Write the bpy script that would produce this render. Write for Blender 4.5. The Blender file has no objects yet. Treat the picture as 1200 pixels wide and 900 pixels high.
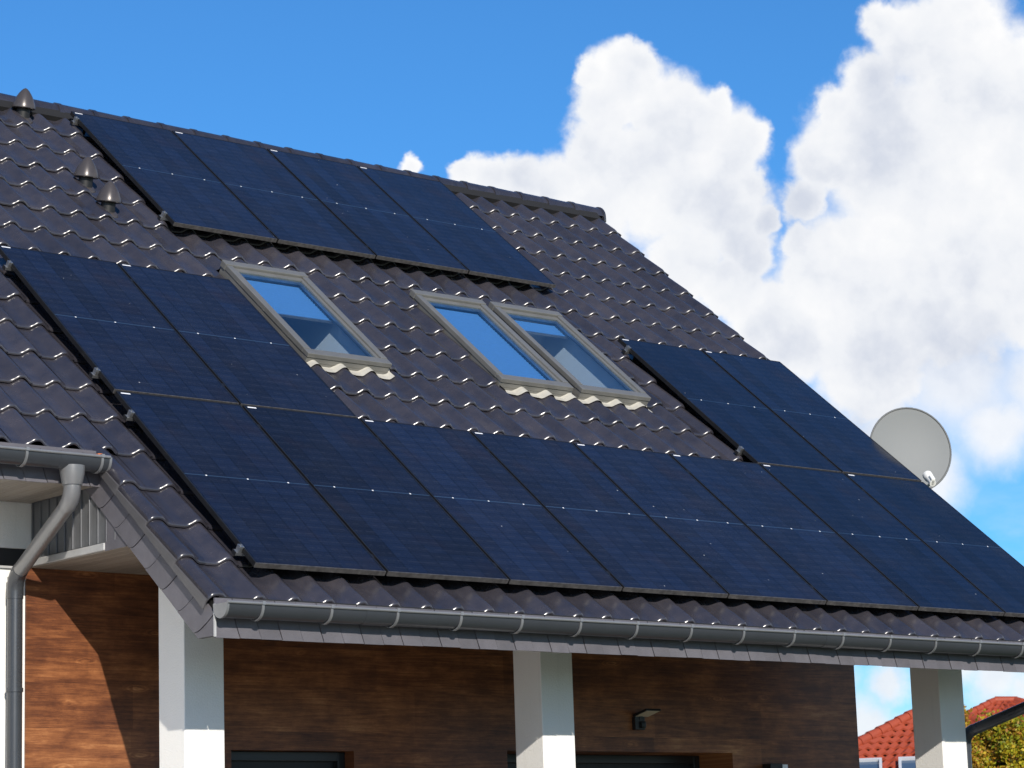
import bpy, bmesh, math, random
from mathutils import Vector, Matrix
R = math.radians
random.seed(7)
scn = bpy.context.scene
COL = scn.collection

# ------------------------------------------------------------------ camera
CAM = Vector((-9.215, -13.4223, 1.65))
AX = ((0.76570464, -0.64241834, -0.03154478), (-0.0990616, -0.16624739, 0.98109561), (-0.63551806, -0.74810459, -0.19093539))
cam_data = bpy.data.cameras.new('camera')
cam = bpy.data.objects.new('camera', cam_data)
COL.objects.link(cam)
cam.matrix_world = Matrix(((AX[0][0], AX[1][0], AX[2][0], CAM.x), (AX[0][1], AX[1][1], AX[2][1], CAM.y),
                           (AX[0][2], AX[1][2], AX[2][2], CAM.z), (0, 0, 0, 1)))
cam_data.sensor_width = 36.0
cam_data.lens = 3007.1 / 1200 * 36
cam_data.clip_start = 0.1
cam_data.clip_end = 4000
cam_data.dof.use_dof = True
cam_data.dof.focus_distance = 18.5
cam_data.dof.aperture_fstop = 9.0
scn.camera = cam

# ------------------------------------------------------------------ light
SUN = Vector((-0.43, -1.0, 0.47)).normalized()          # towards the sun
SUN_EL = math.asin(SUN.z)
SUN_AZ = math.atan2(SUN.x, SUN.y)
sun_data = bpy.data.lights.new('sun', 'SUN')
sun_data.energy = 5.0
sun_data.angle = R(0.55)
sun_data.color = (1.0, 0.93, 0.83)
sun = bpy.data.objects.new('sun', sun_data)
COL.objects.link(sun)
sun.rotation_euler = SUN.to_track_quat('Z', 'Y').to_euler()
sun.location = (0, -20, 30)

scn.view_settings.view_transform = 'Standard'
scn.view_settings.look = 'None'
scn.view_settings.exposure = 0.0
scn.view_settings.gamma = 1.0
scn.view_settings.use_curve_mapping = False


def px_dir(x, y):
    """direction in the world of a spot in the sky, given by its angles from the view axis"""
    v = Vector(AX[0]) * ((x - 600) / 3007.1) + Vector(AX[1]) * ((450 - y) / 3007.1) - Vector(AX[2])
    return v.normalized()


world = bpy.data.worlds.new('World')
scn.world = world
world.use_nodes = True
wn = world.node_tree
wn.nodes.clear()


class NT:
    """small node-tree helper"""
    def __init__(self, tree):
        self.t = tree

    def n(self, kind, **kw):
        nd = self.t.nodes.new(kind)
        for k, v in kw.items():
            setattr(nd, k, v)
        return nd

    def put(self, sock, val):
        if hasattr(val, 'is_output') or isinstance(val, bpy.types.NodeSocket):
            self.t.links.new(val, sock)
        elif val is not None:
            if isinstance(val, (tuple, list)) and sock.type == 'RGBA' and len(val) == 3:
                val = (*val, 1)
            sock.default_value = val

    def math(self, op, a, b=None, c=None, clamp=False):
        nd = self.n('ShaderNodeMath', operation=op, use_clamp=clamp)
        for i, v in enumerate((a, b, c)):
            if v is not None:
                self.put(nd.inputs[i], v)
        return nd.outputs[0]

    def vmath(self, op, a, b=None, c=None, scale=None):
        nd = self.n('ShaderNodeVectorMath', operation=op)
        for i, v in enumerate((a, b, c)):
            if v is not None:
                self.put(nd.inputs[i], v)
        if scale is not None:
            self.put(nd.inputs['Scale'], scale)
        return nd.outputs['Value'] if op in ('DISTANCE', 'DOT_PRODUCT', 'LENGTH') else nd.outputs[0]

    def mix(self, f, a, b, blend='MIX'):
        nd = self.n('ShaderNodeMix', data_type='RGBA', blend_type=blend)
        self.put(nd.inputs[0], f)
        self.put(nd.inputs[6], a)
        self.put(nd.inputs[7], b)
        return nd.outputs[2]

    def noise(self, vec, scale, detail=4, rough=0.55, out=0, dist=0.0):
        nd = self.n('ShaderNodeTexNoise')
        if vec is not None:
            self.put(nd.inputs['Vector'], vec)
        nd.inputs['Scale'].default_value = scale
        nd.inputs['Detail'].default_value = detail
        nd.inputs['Roughness'].default_value = rough
        nd.inputs['Distortion'].default_value = dist
        return nd.outputs[out]

    def ramp(self, fac, stops):
        nd = self.n('ShaderNodeValToRGB')
        e = nd.color_ramp.elements
        while len(e) < len(stops):
            e.new(0.5)
        for el, (p, c) in zip(e, stops):
            el.position = p
            el.color = (*c, 1) if len(c) == 3 else c
        self.put(nd.inputs[0], fac)
        return nd.outputs[0]

    def maprange(self, v, a, b, c=0.0, d=1.0, kind='SMOOTHSTEP'):
        nd = self.n('ShaderNodeMapRange', interpolation_type=kind)
        for i, x in enumerate((v, a, b, c, d)):
            self.put(nd.inputs[i], x)
        return nd.outputs[0]


W = NT(wn)
sky = W.n('ShaderNodeTexSky', sky_type='NISHITA', sun_disc=False, sun_elevation=SUN_EL, sun_rotation=SUN_AZ % (2 * math.pi),
          altitude=0.0, air_density=1.0, dust_density=0.0, ozone_density=4.0)
blue = W.mix(1.0, sky.outputs[0], (0.43, 0.91, 1.27), 'MULTIPLY')
tc = W.n('ShaderNodeTexCoord')
gen = tc.outputs['Generated']
d0 = W.vmath('NORMALIZE', gen)
# cumulus: clusters of billows on the sky sphere, edges broken up by noise
nv = W.noise(d0, 26.0, 7, 0.60, out=1)
nv = W.vmath('SUBTRACT', nv, (0.5, 0.5, 0.5))
nv2 = W.noise(d0, 110.0, 6, 0.62, out=1)
nv2 = W.vmath('SUBTRACT', nv2, (0.5, 0.5, 0.5))
dw = W.vmath('ADD', d0, W.vmath('SCALE', nv, scale=0.017))
dw = W.vmath('ADD', dw, W.vmath('SCALE', nv2, scale=0.0085))
BILLOWS = [(733, 98, 56), (712, 128, 48), (775, 122, 58), (815, 152, 66), (860, 170, 54), (700, 178, 56), (770, 210, 95), (678, 196, 38),
           (845, 235, 76), (868, 285, 50), (795, 310, 66), (606, 210, 40), (570, 208, 34), (648, 215, 50), (548, 206, 24), (835, 120, 28),
           (690, 250, 70), (482, 192, 19), (600, 260, 60), (884, 160, 28), (745, 72, 30), (895, 255, 24), (700, 90, 26), (880, 215, 30),
           (1066, 46, 62), (1120, 52, 90), (1176, 105, 100), (1018, 98, 50), (1000, 162, 66), (968, 192, 50), (944, 236, 38),
           (1062, 180, 130), (1185, 240, 135), (955, 330, 56), (1000, 330, 110), (1100, 330, 145), (905, 375, 62), (872, 345, 46),
           (880, 305, 36), (852, 335, 48), (885, 385, 46), (1034, 28, 36), (940, 290, 32), (930, 400, 64), (1020, 430, 94),
           (1240, 140, 110), (1250, 330, 130), (1330, 220, 150), (982, 122, 30)]
SOFT = [(1120, 440, 95), (1165, 500, 62), (1040, 520, 80), (1085, 560, 60), (1230, 450, 90),
        (1040, 800, 34), (1010, 850, 45), (1060, 870, 40), (1170, 800, 45), (1210, 815, 40), (1130, 770, 40), (950, 800, 60), (1300, 800, 80)]


def cloud_field(items, vec):
    acc = None
    for x, y, r in items:
        dist = W.vmath('DISTANCE', vec, tuple(px_dir(x, y)))
        v = W.math('MULTIPLY_ADD', dist, -3007.1 / r, 1.0)
        acc = v if acc is None else W.math('SMOOTH_MAX', acc, v, 0.12)
    return acc


fA = cloud_field(BILLOWS, dw)
fB = cloud_field(SOFT, dw)
mA = W.maprange(W.math('ADD', fA, W.math('MULTIPLY', W.math('SUBTRACT', W.noise(d0, 75.0, 6, 0.6), 0.5), 0.30)), 0.0, 0.40)
mB = W.math('MULTIPLY', W.maprange(fB, -0.25, 0.75), 0.92)
# fair-weather cumulus over the rest of the sky
sep = W.n('ShaderNodeSeparateXYZ')
W.put(sep.inputs[0], d0)
fw = tuple(-Vector(AX[2]))
away = W.maprange(W.vmath('DOT_PRODUCT', d0, fw), math.cos(R(19)), math.cos(R(30)))
stretch = W.vmath('MULTIPLY', d0, (1.0, 1.0, 1.9))
far = W.noise(stretch, 4.2, 9, 0.58, dist=0.3)
lowb = W.maprange(sep.outputs[2], 0.56, 0.34)
mC = W.math('MULTIPLY', W.math('MULTIPLY', W.maprange(far, 0.46, 0.58), lowb), away)
veil = W.math('MULTIPLY', W.maprange(W.noise(W.vmath('MULTIPLY', d0, (1, 1, 3)), 14.0, 6, 0.6), 0.42, 0.75), W.maprange(sep.outputs[2], 0.17, 0.08))
mask = W.math('MAXIMUM', W.math('MAXIMUM', mA, mB), mC)
mask = W.math('MAXIMUM', mask, W.math('MULTIPLY', veil, 0.55), clamp=True)
# grey in the cloud bases and between the billows
shade = W.noise(d0, 17.0, 6, 0.55)
shade2 = W.noise(dw, 48.0, 4, 0.5)
sh = W.math('ADD', W.math('MULTIPLY', shade, 0.75), W.math('MULTIPLY', shade2, 0.35))
thin = W.maprange(fA, 0.9, 0.15)
cloudcol = W.ramp(W.math('ADD', sh, W.math('MULTIPLY', thin, 0.10)), [(0.42, (5.9, 6.3, 7.2)), (0.57, (7.75, 7.95, 8.35)), (0.73, (8.9, 8.9, 8.95))])
skycol = W.mix(mask, blue, cloudcol)
bg = W.n('ShaderNodeBackground')
W.put(bg.inputs[0], skycol)
bg.inputs[1].default_value = 0.112
wo = W.n('ShaderNodeOutputWorld')
wn.links.new(bg.outputs[0], wo.inputs[0])
world.cycles.sampling_method = 'MANUAL'
world.cycles.sample_map_resolution = 1024

# ------------------------------------------------------------------ geometry frame of the roof
PITCH = R(39.6736)
Z0 = 3.6962
CP, SP = math.cos(PITCH), math.sin(PITCH)


def rw(u, v, n=0.0):
    """roof coordinates (along eave, up slope, out of the panel plane) to world"""
    return Vector((u, v * CP - n * SP, Z0 + v * SP + n * CP))


ROOFM = Matrix.Rotation(PITCH, 4, 'X')


def roof_matrix(u, v, n=0.0):
    return Matrix.Translation(rw(u, v, n)) @ ROOFM


# ------------------------------------------------------------------ materials
MATS = {}


def mat(name):
    m = bpy.data.materials.new(name)
    m.use_nodes = True
    MATS[name] = m
    n = NT(m.node_tree)
    b = m.node_tree.nodes['Principled BSDF']
    return m, n, b


def simple(name, col, rough=0.5, metal=0.0, var=0.0, scale=6.0, bump=0.0, bscale=80.0, spec=0.5, objrand=0.0, coat=0.0):
    m, n, b = mat(name)
    b.inputs['Roughness'].default_value = rough
    b.inputs['Metallic'].default_value = metal
    b.inputs['Specular IOR Level'].default_value = spec
    b.inputs['Coat Weight'].default_value = coat
    t = n.n('ShaderNodeTexCoord')
    c = None
    if var or objrand:
        ns = n.noise(t.outputs['Object'], scale, 5, 0.6)
        k = n.maprange(ns, 0.25, 0.75, 1 - var, 1 + var, 'LINEAR')
        if objrand:
            oi = n.n('ShaderNodeObjectInfo')
            k = n.math('MULTIPLY', k, n.maprange(oi.outputs['Random'], 0, 1, 1 - objrand, 1 + objrand, 'LINEAR'))
        c = n.vmath('SCALE', col, scale=k)
        n.put(b.inputs['Base Color'], c)
        n.put(b.inputs['Roughness'], n.maprange(n.noise(t.outputs['Object'], scale * 2.3, 4), 0.3, 0.7, rough * (1 - 0.7 * var), min(1, rough * (1 + 0.7 * var)), 'LINEAR'))
    else:
        b.inputs['Base Color'].default_value = (*col, 1)
    if bump:
        bp = n.n('ShaderNodeBump')
        bp.inputs['Strength'].default_value = bump
        bp.inputs['Distance'].default_value = 0.01
        n.put(bp.inputs['Height'], n.noise(t.outputs['Object'], bscale, 4, 0.6))
        n.put(b.inputs['Normal'], bp.outputs[0])
    return m


# glazed concrete roof tile: brown anthracite with mottling, dust and a soft sheen
m, n, b = mat('tile')
t = n.n('ShaderNodeTexCoord')
geo = n.n('ShaderNodeNewGeometry')
oi = n.n('ShaderNodeObjectInfo')
big = n.noise(geo.outputs['Position'], 1.3, 4, 0.6)
mid = n.noise(geo.outputs['Position'], 7.0, 5, 0.6)
base = n.ramp(n.math('ADD', n.math('MULTIPLY', big, 0.4), n.math('MULTIPLY', mid, 0.6)), [(0.35, (0.0235, 0.0235, 0.032)), (0.65, (0.042, 0.038, 0.044))])
k = n.math('MULTIPLY', n.maprange(oi.outputs['Random'], 0, 1, 0.84, 1.16, 'LINEAR'), n.maprange(geo.outputs['Random Per Island'], 0, 1, 0.86, 1.16, 'LINEAR'))
base = n.vmath('SCALE', base, scale=k)
specks = n.maprange(n.noise(geo.outputs['Position'], 95.0, 2, 0.5), 0.74, 0.80)
base = n.mix(n.math('MULTIPLY', specks, 0.5), base, (0.16, 0.15, 0.14))
streak = n.maprange(n.noise(n.vmath('MULTIPLY', geo.outputs['Position'], (9.0, 0.9, 0.9)), 1.0, 4, 0.6), 0.54, 0.74)
base = n.mix(n.math('MULTIPLY', streak, 0.12), base, (0.11, 0.10, 0.095))
n.put(b.inputs['Base Color'], base)
n.put(b.inputs['Roughness'], n.maprange(mid, 0.3, 0.7, 0.20, 0.29, 'LINEAR'))
b.inputs['Specular IOR Level'].default_value = 0.95
bp = n.n('ShaderNodeBump')
bp.inputs['Strength'].default_value = 0.06
bp.inputs['Distance'].default_value = 0.005
n.put(bp.inputs['Height'], n.noise(geo.outputs['Position'], 26.0, 4, 0.6))
n.put(b.inputs['Normal'], bp.outputs[0])

# photovoltaic glass: half cells, strings of slightly different blue, dust
m, n, b = mat('pv_glass')
t = n.n('ShaderNodeTexCoord')
sx = n.n('ShaderNodeSeparateXYZ')
n.put(sx.inputs[0], t.outputs['Object'])
oi = n.n('ShaderNodeObjectInfo')
PW, PH = 1.038, 2.1868
cu = n.math('MULTIPLY', n.math('SUBTRACT', sx.outputs[0], 0.018), 6 / (PW - 0.036))
cv = n.math('MULTIPLY', n.math('SUBTRACT', sx.outputs[1], 0.02), 24 / (PH - 0.04))
fu, fv = n.math('FRACT', cu), n.math('FRACT', cv)
iu, iv = n.math('FLOOR', cu), n.math('FLOOR', cv)
half = n.math('FLOOR', n.math('DIVIDE', iv, 12.0))
cx = n.n('ShaderNodeCombineXYZ')
n.put(cx.inputs[0], iu)
n.put(cx.inputs[1], n.math('MULTIPLY', half, 3.7))
n.put(cx.inputs[2], n.math('MULTIPLY', oi.outputs['Random'], 91.0))
wn1 = n.n('ShaderNodeTexWhiteNoise', noise_dimensions='3D')
n.put(wn1.inputs['Vector'], cx.outputs[0])
cx2 = n.n('ShaderNodeCombineXYZ')
n.put(cx2.inputs[0], iu)
n.put(cx2.inputs[1], iv)
n.put(cx2.inputs[2], n.math('MULTIPLY', oi.outputs['Random'], 57.0))
wn2 = n.n('ShaderNodeTexWhiteNoise', noise_dimensions='3D')
n.put(wn2.inputs['Vector'], cx2.outputs[0])
tone = n.math('ADD', n.math('MULTIPLY', wn1.outputs[0], 0.65), n.math('MULTIPLY', wn2.outputs[0], 0.35))
cell = n.mix(tone, (0.0078, 0.0080, 0.0125), (0.0100, 0.0155, 0.038))
warm = n.maprange(n.noise(t.outputs['Object'], 1.7, 3), 0.5, 0.75)
cell = n.mix(n.math('MULTIPLY', warm, 0.65), cell, (0.017, 0.012, 0.014))
edge = n.math('MAXIMUM', n.math('GREATER_THAN', n.math('ABSOLUTE', n.math('SUBTRACT', fu, 0.5)), 0.474),
              n.math('GREATER_THAN', n.math('ABSOLUTE', n.math('SUBTRACT', fv, 0.5)), 0.480))
cell = n.mix(n.math('MULTIPLY', edge, 0.75), cell, (0.0035, 0.0035, 0.005))
rowl = n.math('LESS_THAN', n.math('ABSOLUTE', n.math('SUBTRACT', fv, 0.5)), 0.085)
brk = n.maprange(n.noise(n.vmath('MULTIPLY', t.outputs['Object'], (30.0, 11.0, 1.0)), 1.0, 2), 0.38, 0.62)
cell = n.mix(n.math('MULTIPLY', rowl, n.math('MULTIPLY', brk, 0.34)), cell, (0.030, 0.034, 0.050))
# fine busbar ribbons up the cells
bus = n.math('GREATER_THAN', n.math('ABSOLUTE', n.math('SUBTRACT', n.math('FRACT', n.math('MULTIPLY', fu, 9.0)), 0.5)), 0.455)
dash = n.maprange(n.math('SINE', n.math('MULTIPLY', cv, 2 * math.pi * 1.0)), 0.3, 1.0)
cell = n.mix(n.math('MULTIPLY', bus, n.math('MULTIPLY_ADD', dash, 0.30, 0.10)), cell, (0.045, 0.048, 0.060))
midl = n.math('LESS_THAN', n.math('ABSOLUTE', n.math('SUBTRACT', sx.outputs[1], PH / 2)), 0.006)
cell = n.mix(n.math('MULTIPLY', midl, 0.85), cell, (0.030, 0.055, 0.10))
seedv = n.vmath('ADD', t.outputs['Object'], n.vmath('SCALE', (31.0, 17.0, 7.0), scale=oi.outputs['Random']))
vor = n.n('ShaderNodeTexVoronoi', feature='F1')
n.put(vor.inputs['Vector'], seedv)
vor.inputs['Scale'].default_value = 9.0
vsz = n.n('ShaderNodeSeparateColor')
n.put(vsz.inputs[0], vor.outputs['Color'])
dust = n.math('LESS_THAN', vor.outputs['Distance'], n.math('MULTIPLY', n.math('POWER', vsz.outputs[0], 4.0), 0.060))
cell = n.mix(n.math('MULTIPLY', dust, 0.75), cell, (0.42, 0.42, 0.43))
film = n.maprange(n.noise(seedv, 2.6, 6, 0.65), 0.35, 0.8)
cell = n.mix(n.math('MULTIPLY', film, 0.018), cell, (0.25, 0.24, 0.24))
cell = n.vmath('SCALE', cell, scale=n.maprange(oi.outputs['Random'], 0, 1, 0.70, 1.15, 'LINEAR'))
n.put(b.inputs['Base Color'], cell)
n.put(b.inputs['Roughness'], n.maprange(film, 0, 1, 0.10, 0.22, 'LINEAR'))
b.inputs['IOR'].default_value = 1.45
b.inputs['Specular IOR Level'].default_value = 0.36
bp = n.n('ShaderNodeBump')
bp.inputs['Strength'].default_value = 0.02
bp.inputs['Distance'].default_value = 0.002
n.put(bp.inputs['Height'], n.noise(t.outputs['Object'], 240.0, 2))
n.put(b.inputs['Normal'], bp.outputs[0])

simple('pv_frame', (0.014, 0.014, 0.015), 0.42, 0.2, 0.25, 9.0)
simple('pv_frame_dusty_lit', (0.085, 0.080, 0.078), 0.42, 0.3, 0.60, 24.0)  # dust plus the sunlit tone of the lower edge, both in the colour
simple('pv_back', (0.02, 0.02, 0.02), 0.7)
simple('label_white', (0.85, 0.86, 0.88), 0.4)
simple('alu', (0.40, 0.41, 0.42), 0.42, 0.9, 0.2, 14.0)
simple('black_plastic', (0.012, 0.012, 0.013), 0.5)
simple('underlay', (0.010, 0.010, 0.011), 0.9)
simple('gutter_metal', (0.066, 0.072, 0.084), 0.30, 0.45, 0.07, 3.0)
simple('gutter_inside', (0.10, 0.10, 0.10), 0.6, 0.2, 0.2, 5.0)
simple('bracket_metal', (0.235, 0.24, 0.25), 0.38, 0.4, 0.1, 9.0)
simple('pipe_lit', (0.20, 0.20, 0.205), 0.33, 0.35, 0.08, 3.0)  # paler copy of the pipe metal, sunlit gloss put into the colour
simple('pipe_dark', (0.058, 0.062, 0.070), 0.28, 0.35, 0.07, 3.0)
simple('shingle', (0.112, 0.107, 0.122), 0.55, 0.0, 0.14, 9.0, 0.25, 120.0, 0.4, 0.10)
simple('flap', (0.085, 0.082, 0.086), 0.45, 0.0, 0.15, 7.0)
simple('trim_light', (0.42, 0.42, 0.42), 0.45, 0.1, 0.12, 8.0)
simple('cladding', (0.155, 0.160, 0.170), 0.34, 0.35, 0.12, 6.0, 0.0, 60.0, 0.5, 0.06)
simple('dark_band', (0.018, 0.018, 0.020), 0.6)
simple('frame_taupe', (0.215, 0.212, 0.198), 0.40, 0.40, 0.10, 8.0)
simple('seal_black', (0.010, 0.010, 0.010), 0.6)
simple('flashing_cream', (0.44, 0.42, 0.365), 0.6, 0.0, 0.12, 12.0, 0.3, 30.0)
simple('lining_white', (0.80, 0.80, 0.79), 0.5, 0.0, 0.03, 4.0)
simple('blind_blue', (0.085, 0.23, 0.46), 0.8, 0.0, 0.05, 30.0)
simple('room_dark', (0.02, 0.03, 0.05), 0.9)
simple('dish_paint', (0.215, 0.225, 0.225), 0.62, 0.0, 0.0, 3.0, 0.0, 80.0, 0.3)
simple('dish_rim', (0.11, 0.115, 0.115), 0.5)
simple('lnb_white', (0.78, 0.78, 0.74), 0.45)
simple('lamp_black', (0.014, 0.014, 0.015), 0.35)
simple('lamp_diffuser', (0.62, 0.55, 0.42), 0.4)
simple('door_dark', (0.009, 0.009, 0.011), 0.5, 0.0, 0.1, 3.0)
simple('vent_brown', (0.075, 0.066, 0.064), 0.30, 0.25, 0.10, 9.0)
simple('orange_clay', (0.55, 0.16, 0.05), 0.7)
simple('paving', (0.19, 0.168, 0.14), 0.8, 0.0, 0.18, 1.5, 0.2, 30.0)
simple('bounce_pale', (0.60, 0.555, 0.49), 0.85, 0.0, 0.15, 1.2, 0.2, 30.0)  # pale colour for the added bounce slab
simple('grass', (0.055, 0.085, 0.025), 0.9, 0.0, 0.35, 0.6)
simple('far_wall', (0.72, 0.71, 0.68), 0.8, 0.0, 0.04, 1.0)
simple('far_white', (0.52, 0.53, 0.55), 0.5)
simple('far_glass', (0.06, 0.10, 0.16), 0.08, 0.0)
simple('bark', (0.07, 0.05, 0.035), 0.9, 0.0, 0.3, 10.0, 0.5, 20.0)

# white render on walls and pillars
m, n, b = mat('render_white')
t = n.n('ShaderNodeTexCoord')
c = n.mix(n.noise(t.outputs['Object'], 1.2, 5, 0.6), (0.76, 0.75, 0.72), (0.84, 0.835, 0.81))
runs = n.maprange(n.noise(n.vmath('MULTIPLY', t.outputs['Object'], (16.0, 16.0, 0.7)), 1.0, 4, 0.6), 0.56, 0.78)
c = n.mix(n.math('MULTIPLY', runs, 0.16), c, (0.45, 0.43, 0.39))
n.put(b.inputs['Base Color'], c)
b.inputs['Roughness'].default_value = 0.9
b.inputs['Specular IOR Level'].default_value = 0.2
bp = n.n('ShaderNodeBump')
bp.inputs['Strength'].default_value = 0.55
bp.inputs['Distance'].default_value = 0.006
n.put(bp.inputs['Height'], n.noise(t.outputs['Object'], 85.0, 3, 0.65))
n.put(b.inputs['Normal'], bp.outputs[0])

# wood-grain cladding, grain along x
m, n, b = mat('wood')
t = n.n('ShaderNodeTexCoord')
sp = n.n('ShaderNodeSeparateXYZ')
n.put(sp.inputs[0], t.outputs['Object'])
row = n.math('FLOOR', n.math('DIVIDE', sp.outputs[2], 0.31))
off = n.n('ShaderNodeTexWhiteNoise', noise_dimensions='1D')
n.put(off.inputs['W'], row)
xo = n.math('ADD', sp.outputs[0], n.math('MULTIPLY', off.outputs[0], 9.0))
cb = n.n('ShaderNodeCombineXYZ')
n.put(cb.inputs[0], xo)
n.put(cb.inputs[1], row)
n.put(cb.inputs[2], sp.outputs[2])
P = cb.outputs[0]
lf = n.noise(n.vmath('MULTIPLY', P, (0.55, 1.0, 6.5)), 1.0, 5, 0.62)
blot = n.noise(n.vmath('MULTIPLY', P, (3.0, 1.0, 5.5)), 1.0, 6, 0.68)
rings = n.noise(n.vmath('MULTIPLY', P, (0.42, 1.0, 9.0)), 1.0, 2, 0.5)
ring = n.math('SINE', n.math('MULTIPLY', rings, 52.0))
fine = n.noise(n.vmath('MULTIPLY', P, (5.5, 1.0, 170.0)), 1.0, 7, 0.80)
pore = n.maprange(n.noise(n.vmath('MULTIPLY', P, (9.0, 1.0, 330.0)), 1.0, 3, 0.6), 0.58, 0.72)
kn = n.n('ShaderNodeTexVoronoi', feature='F1')
wob = n.vmath('SCALE', n.vmath('SUBTRACT', n.noise(n.vmath('MULTIPLY', P, (5.0, 1.0, 12.0)), 1.0, 3, out=1), (0.5, 0.5, 0.5)), scale=0.22)
n.put(kn.inputs['Vector'], n.vmath('ADD', n.vmath('MULTIPLY', P, (1.7, 1.0, 6.4)), wob))
kn.inputs['Scale'].default_value = 1.0
knc = n.n('ShaderNodeSeparateColor')
n.put(knc.inputs[0], kn.outputs['Color'])
some = n.math('GREATER_THAN', knc.outputs[0], 0.52)
knot = n.math('MULTIPLY', n.maprange(kn.outputs['Distance'], 0.30, 0.02), some)
kring = n.math('MULTIPLY', n.math('SINE', n.math('MULTIPLY', n.math('ADD', kn.outputs['Distance'], n.math('MULTIPLY', fine, 0.05)), 78.0)), knot)
val = n.math('ADD', n.math('MULTIPLY', lf, 0.40), n.math('MULTIPLY', ring, 0.040))
val = n.math('ADD', val, n.math('MULTIPLY', n.math('SUBTRACT', blot, 0.14), 0.66))
val = n.math('ADD', val, n.math('MULTIPLY', n.math('SUBTRACT', fine, 0.5), 0.72))
val = n.math('ADD', val, n.math('MULTIPLY', kring, 0.085))
val = n.math('ADD', val, n.math('MULTIPLY', knot, 0.13))
val = n.math('SUBTRACT', val, n.math('MULTIPLY', pore, 0.12))
seg = n.n('ShaderNodeTexWhiteNoise', noise_dimensions='2D')
cs = n.n('ShaderNodeCombineXYZ')
n.put(cs.inputs[0], n.math('FLOOR', n.math('DIVIDE', xo, 1.25)))
n.put(cs.inputs[1], row)
n.put(seg.inputs['Vector'], cs.outputs[0])
rowv = n.math('MULTIPLY', n.math('SUBTRACT', seg.outputs[0], 0.5), 0.13)
val = n.math('ADD', val, rowv)
c = n.ramp(val, [(0.20, (0.045, 0.015, 0.009)), (0.40, (0.135, 0.046, 0.019)), (0.56, (0.265, 0.100, 0.037)), (0.82, (0.58, 0.285, 0.120))])
n.put(b.inputs['Base Color'], c)
b.inputs['Roughness'].default_value = 0.42
b.inputs['Specular IOR Level'].default_value = 0.4
bp = n.n('ShaderNodeBump')
bp.inputs['Strength'].default_value = 0.25
bp.inputs['Distance'].default_value = 0.003
n.put(bp.inputs['Height'], fine)
n.put(b.inputs['Normal'], bp.outputs[0])

# soffit boards
m, n, b = mat('soffit')
t = n.n('ShaderNodeTexCoord')
oi = n.n('ShaderNodeObjectInfo')
g = n.noise(n.vmath('MULTIPLY', t.outputs['Object'], (40.0, 1.6, 40.0)), 1.0, 5, 0.6)
c = n.mix(g, (0.16, 0.135, 0.11), (0.32, 0.28, 0.235))
c = n.vmath('SCALE', c, scale=n.maprange(oi.outputs['Random'], 0, 1, 0.85, 1.1, 'LINEAR'))
n.put(b.inputs['Base Color'], c)
b.inputs['Roughness'].default_value = 0.5

# skylight glass: coated double pane, clear with a strong sheen
m, n, b = mat('coated_glass')
mt = m.node_tree
mt.nodes.remove(b)
out = mt.nodes['Material Output']
gl = n.n('ShaderNodeBsdfGlossy')
gl.inputs['Color'].default_value = (0.82, 0.93, 1.0, 1)
gl.inputs['Roughness'].default_value = 0.0
tr = n.n('ShaderNodeBsdfTransparent')
tr.inputs['Color'].default_value = (0.82, 0.92, 1.0, 1)
fr = n.n('ShaderNodeFresnel')
gb = n.n('ShaderNodeNewGeometry')
n.put(fr.inputs['IOR'], n.maprange(gb.outputs['Backfacing'], 0.0, 1.0, 2.8, 1 / 2.8, 'LINEAR'))
mx = n.n('ShaderNodeMixShader')
n.put(mx.inputs[0], fr.outputs[0])
mt.links.new(tr.outputs[0], mx.inputs[1])
mt.links.new(gl.outputs[0], mx.inputs[2])
mt.links.new(mx.outputs[0], out.inputs[0])

m, n, b = mat('clear_back')
m.node_tree.nodes.remove(b)
tr = n.n('ShaderNodeBsdfTransparent')
tr.inputs['Color'].default_value = (0.97, 0.99, 1.0, 1)
m.node_tree.links.new(tr.outputs[0], m.node_tree.nodes['Material Output'].inputs[0])

# red clay tiles far away
m, n, b = mat('red_tile')
geo = n.n('ShaderNodeNewGeometry')
oi = n.n('ShaderNodeObjectInfo')
c = n.mix(n.noise(geo.outputs['Position'], 1.6, 5, 0.7), (0.24, 0.040, 0.018), (0.42, 0.075, 0.030))
n.put(b.inputs['Base Color'], c)
b.inputs['Roughness'].default_value = 0.6

# foliage
def leafmat(name, a, c2, trans=0.35):
    m, n, b = mat(name)
    geo = n.n('ShaderNodeNewGeometry')
    c = n.mix(geo.outputs['Random Per Island'], a, c2)
    c = n.mix(n.maprange(n.noise(geo.outputs['Position'], 1.6, 3), 0.35, 0.7), c, n.vmath('SCALE', c, scale=0.7))
    n.put(b.inputs['Base Color'], c)
    b.inputs['Roughness'].default_value = 0.55
    b.inputs['Transmission Weight'].default_value = 0.0
    tl = n.n('ShaderNodeBsdfTranslucent')
    n.put(tl.inputs[0], c)
    mx = n.n('ShaderNodeMixShader')
    mx.inputs[0].default_value = trans
    m.node_tree.links.new(b.outputs[0], mx.inputs[1])
    m.node_tree.links.new(tl.outputs[0], mx.inputs[2])
    m.node_tree.links.new(mx.outputs[0], m.node_tree.nodes['Material Output'].inputs[0])


leafmat('leaf_green', (0.22, 0.30, 0.015), (0.52, 0.46, 0.025))
leafmat('leaf_yellow', (0.70, 0.48, 0.03), (0.46, 0.46, 0.025))
leafmat('leaf_orange', (0.50, 0.20, 0.03), (0.50, 0.32, 0.03))
leafmat('leaf_dark', (0.03, 0.055, 0.010), (0.06, 0.08, 0.012))


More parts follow.
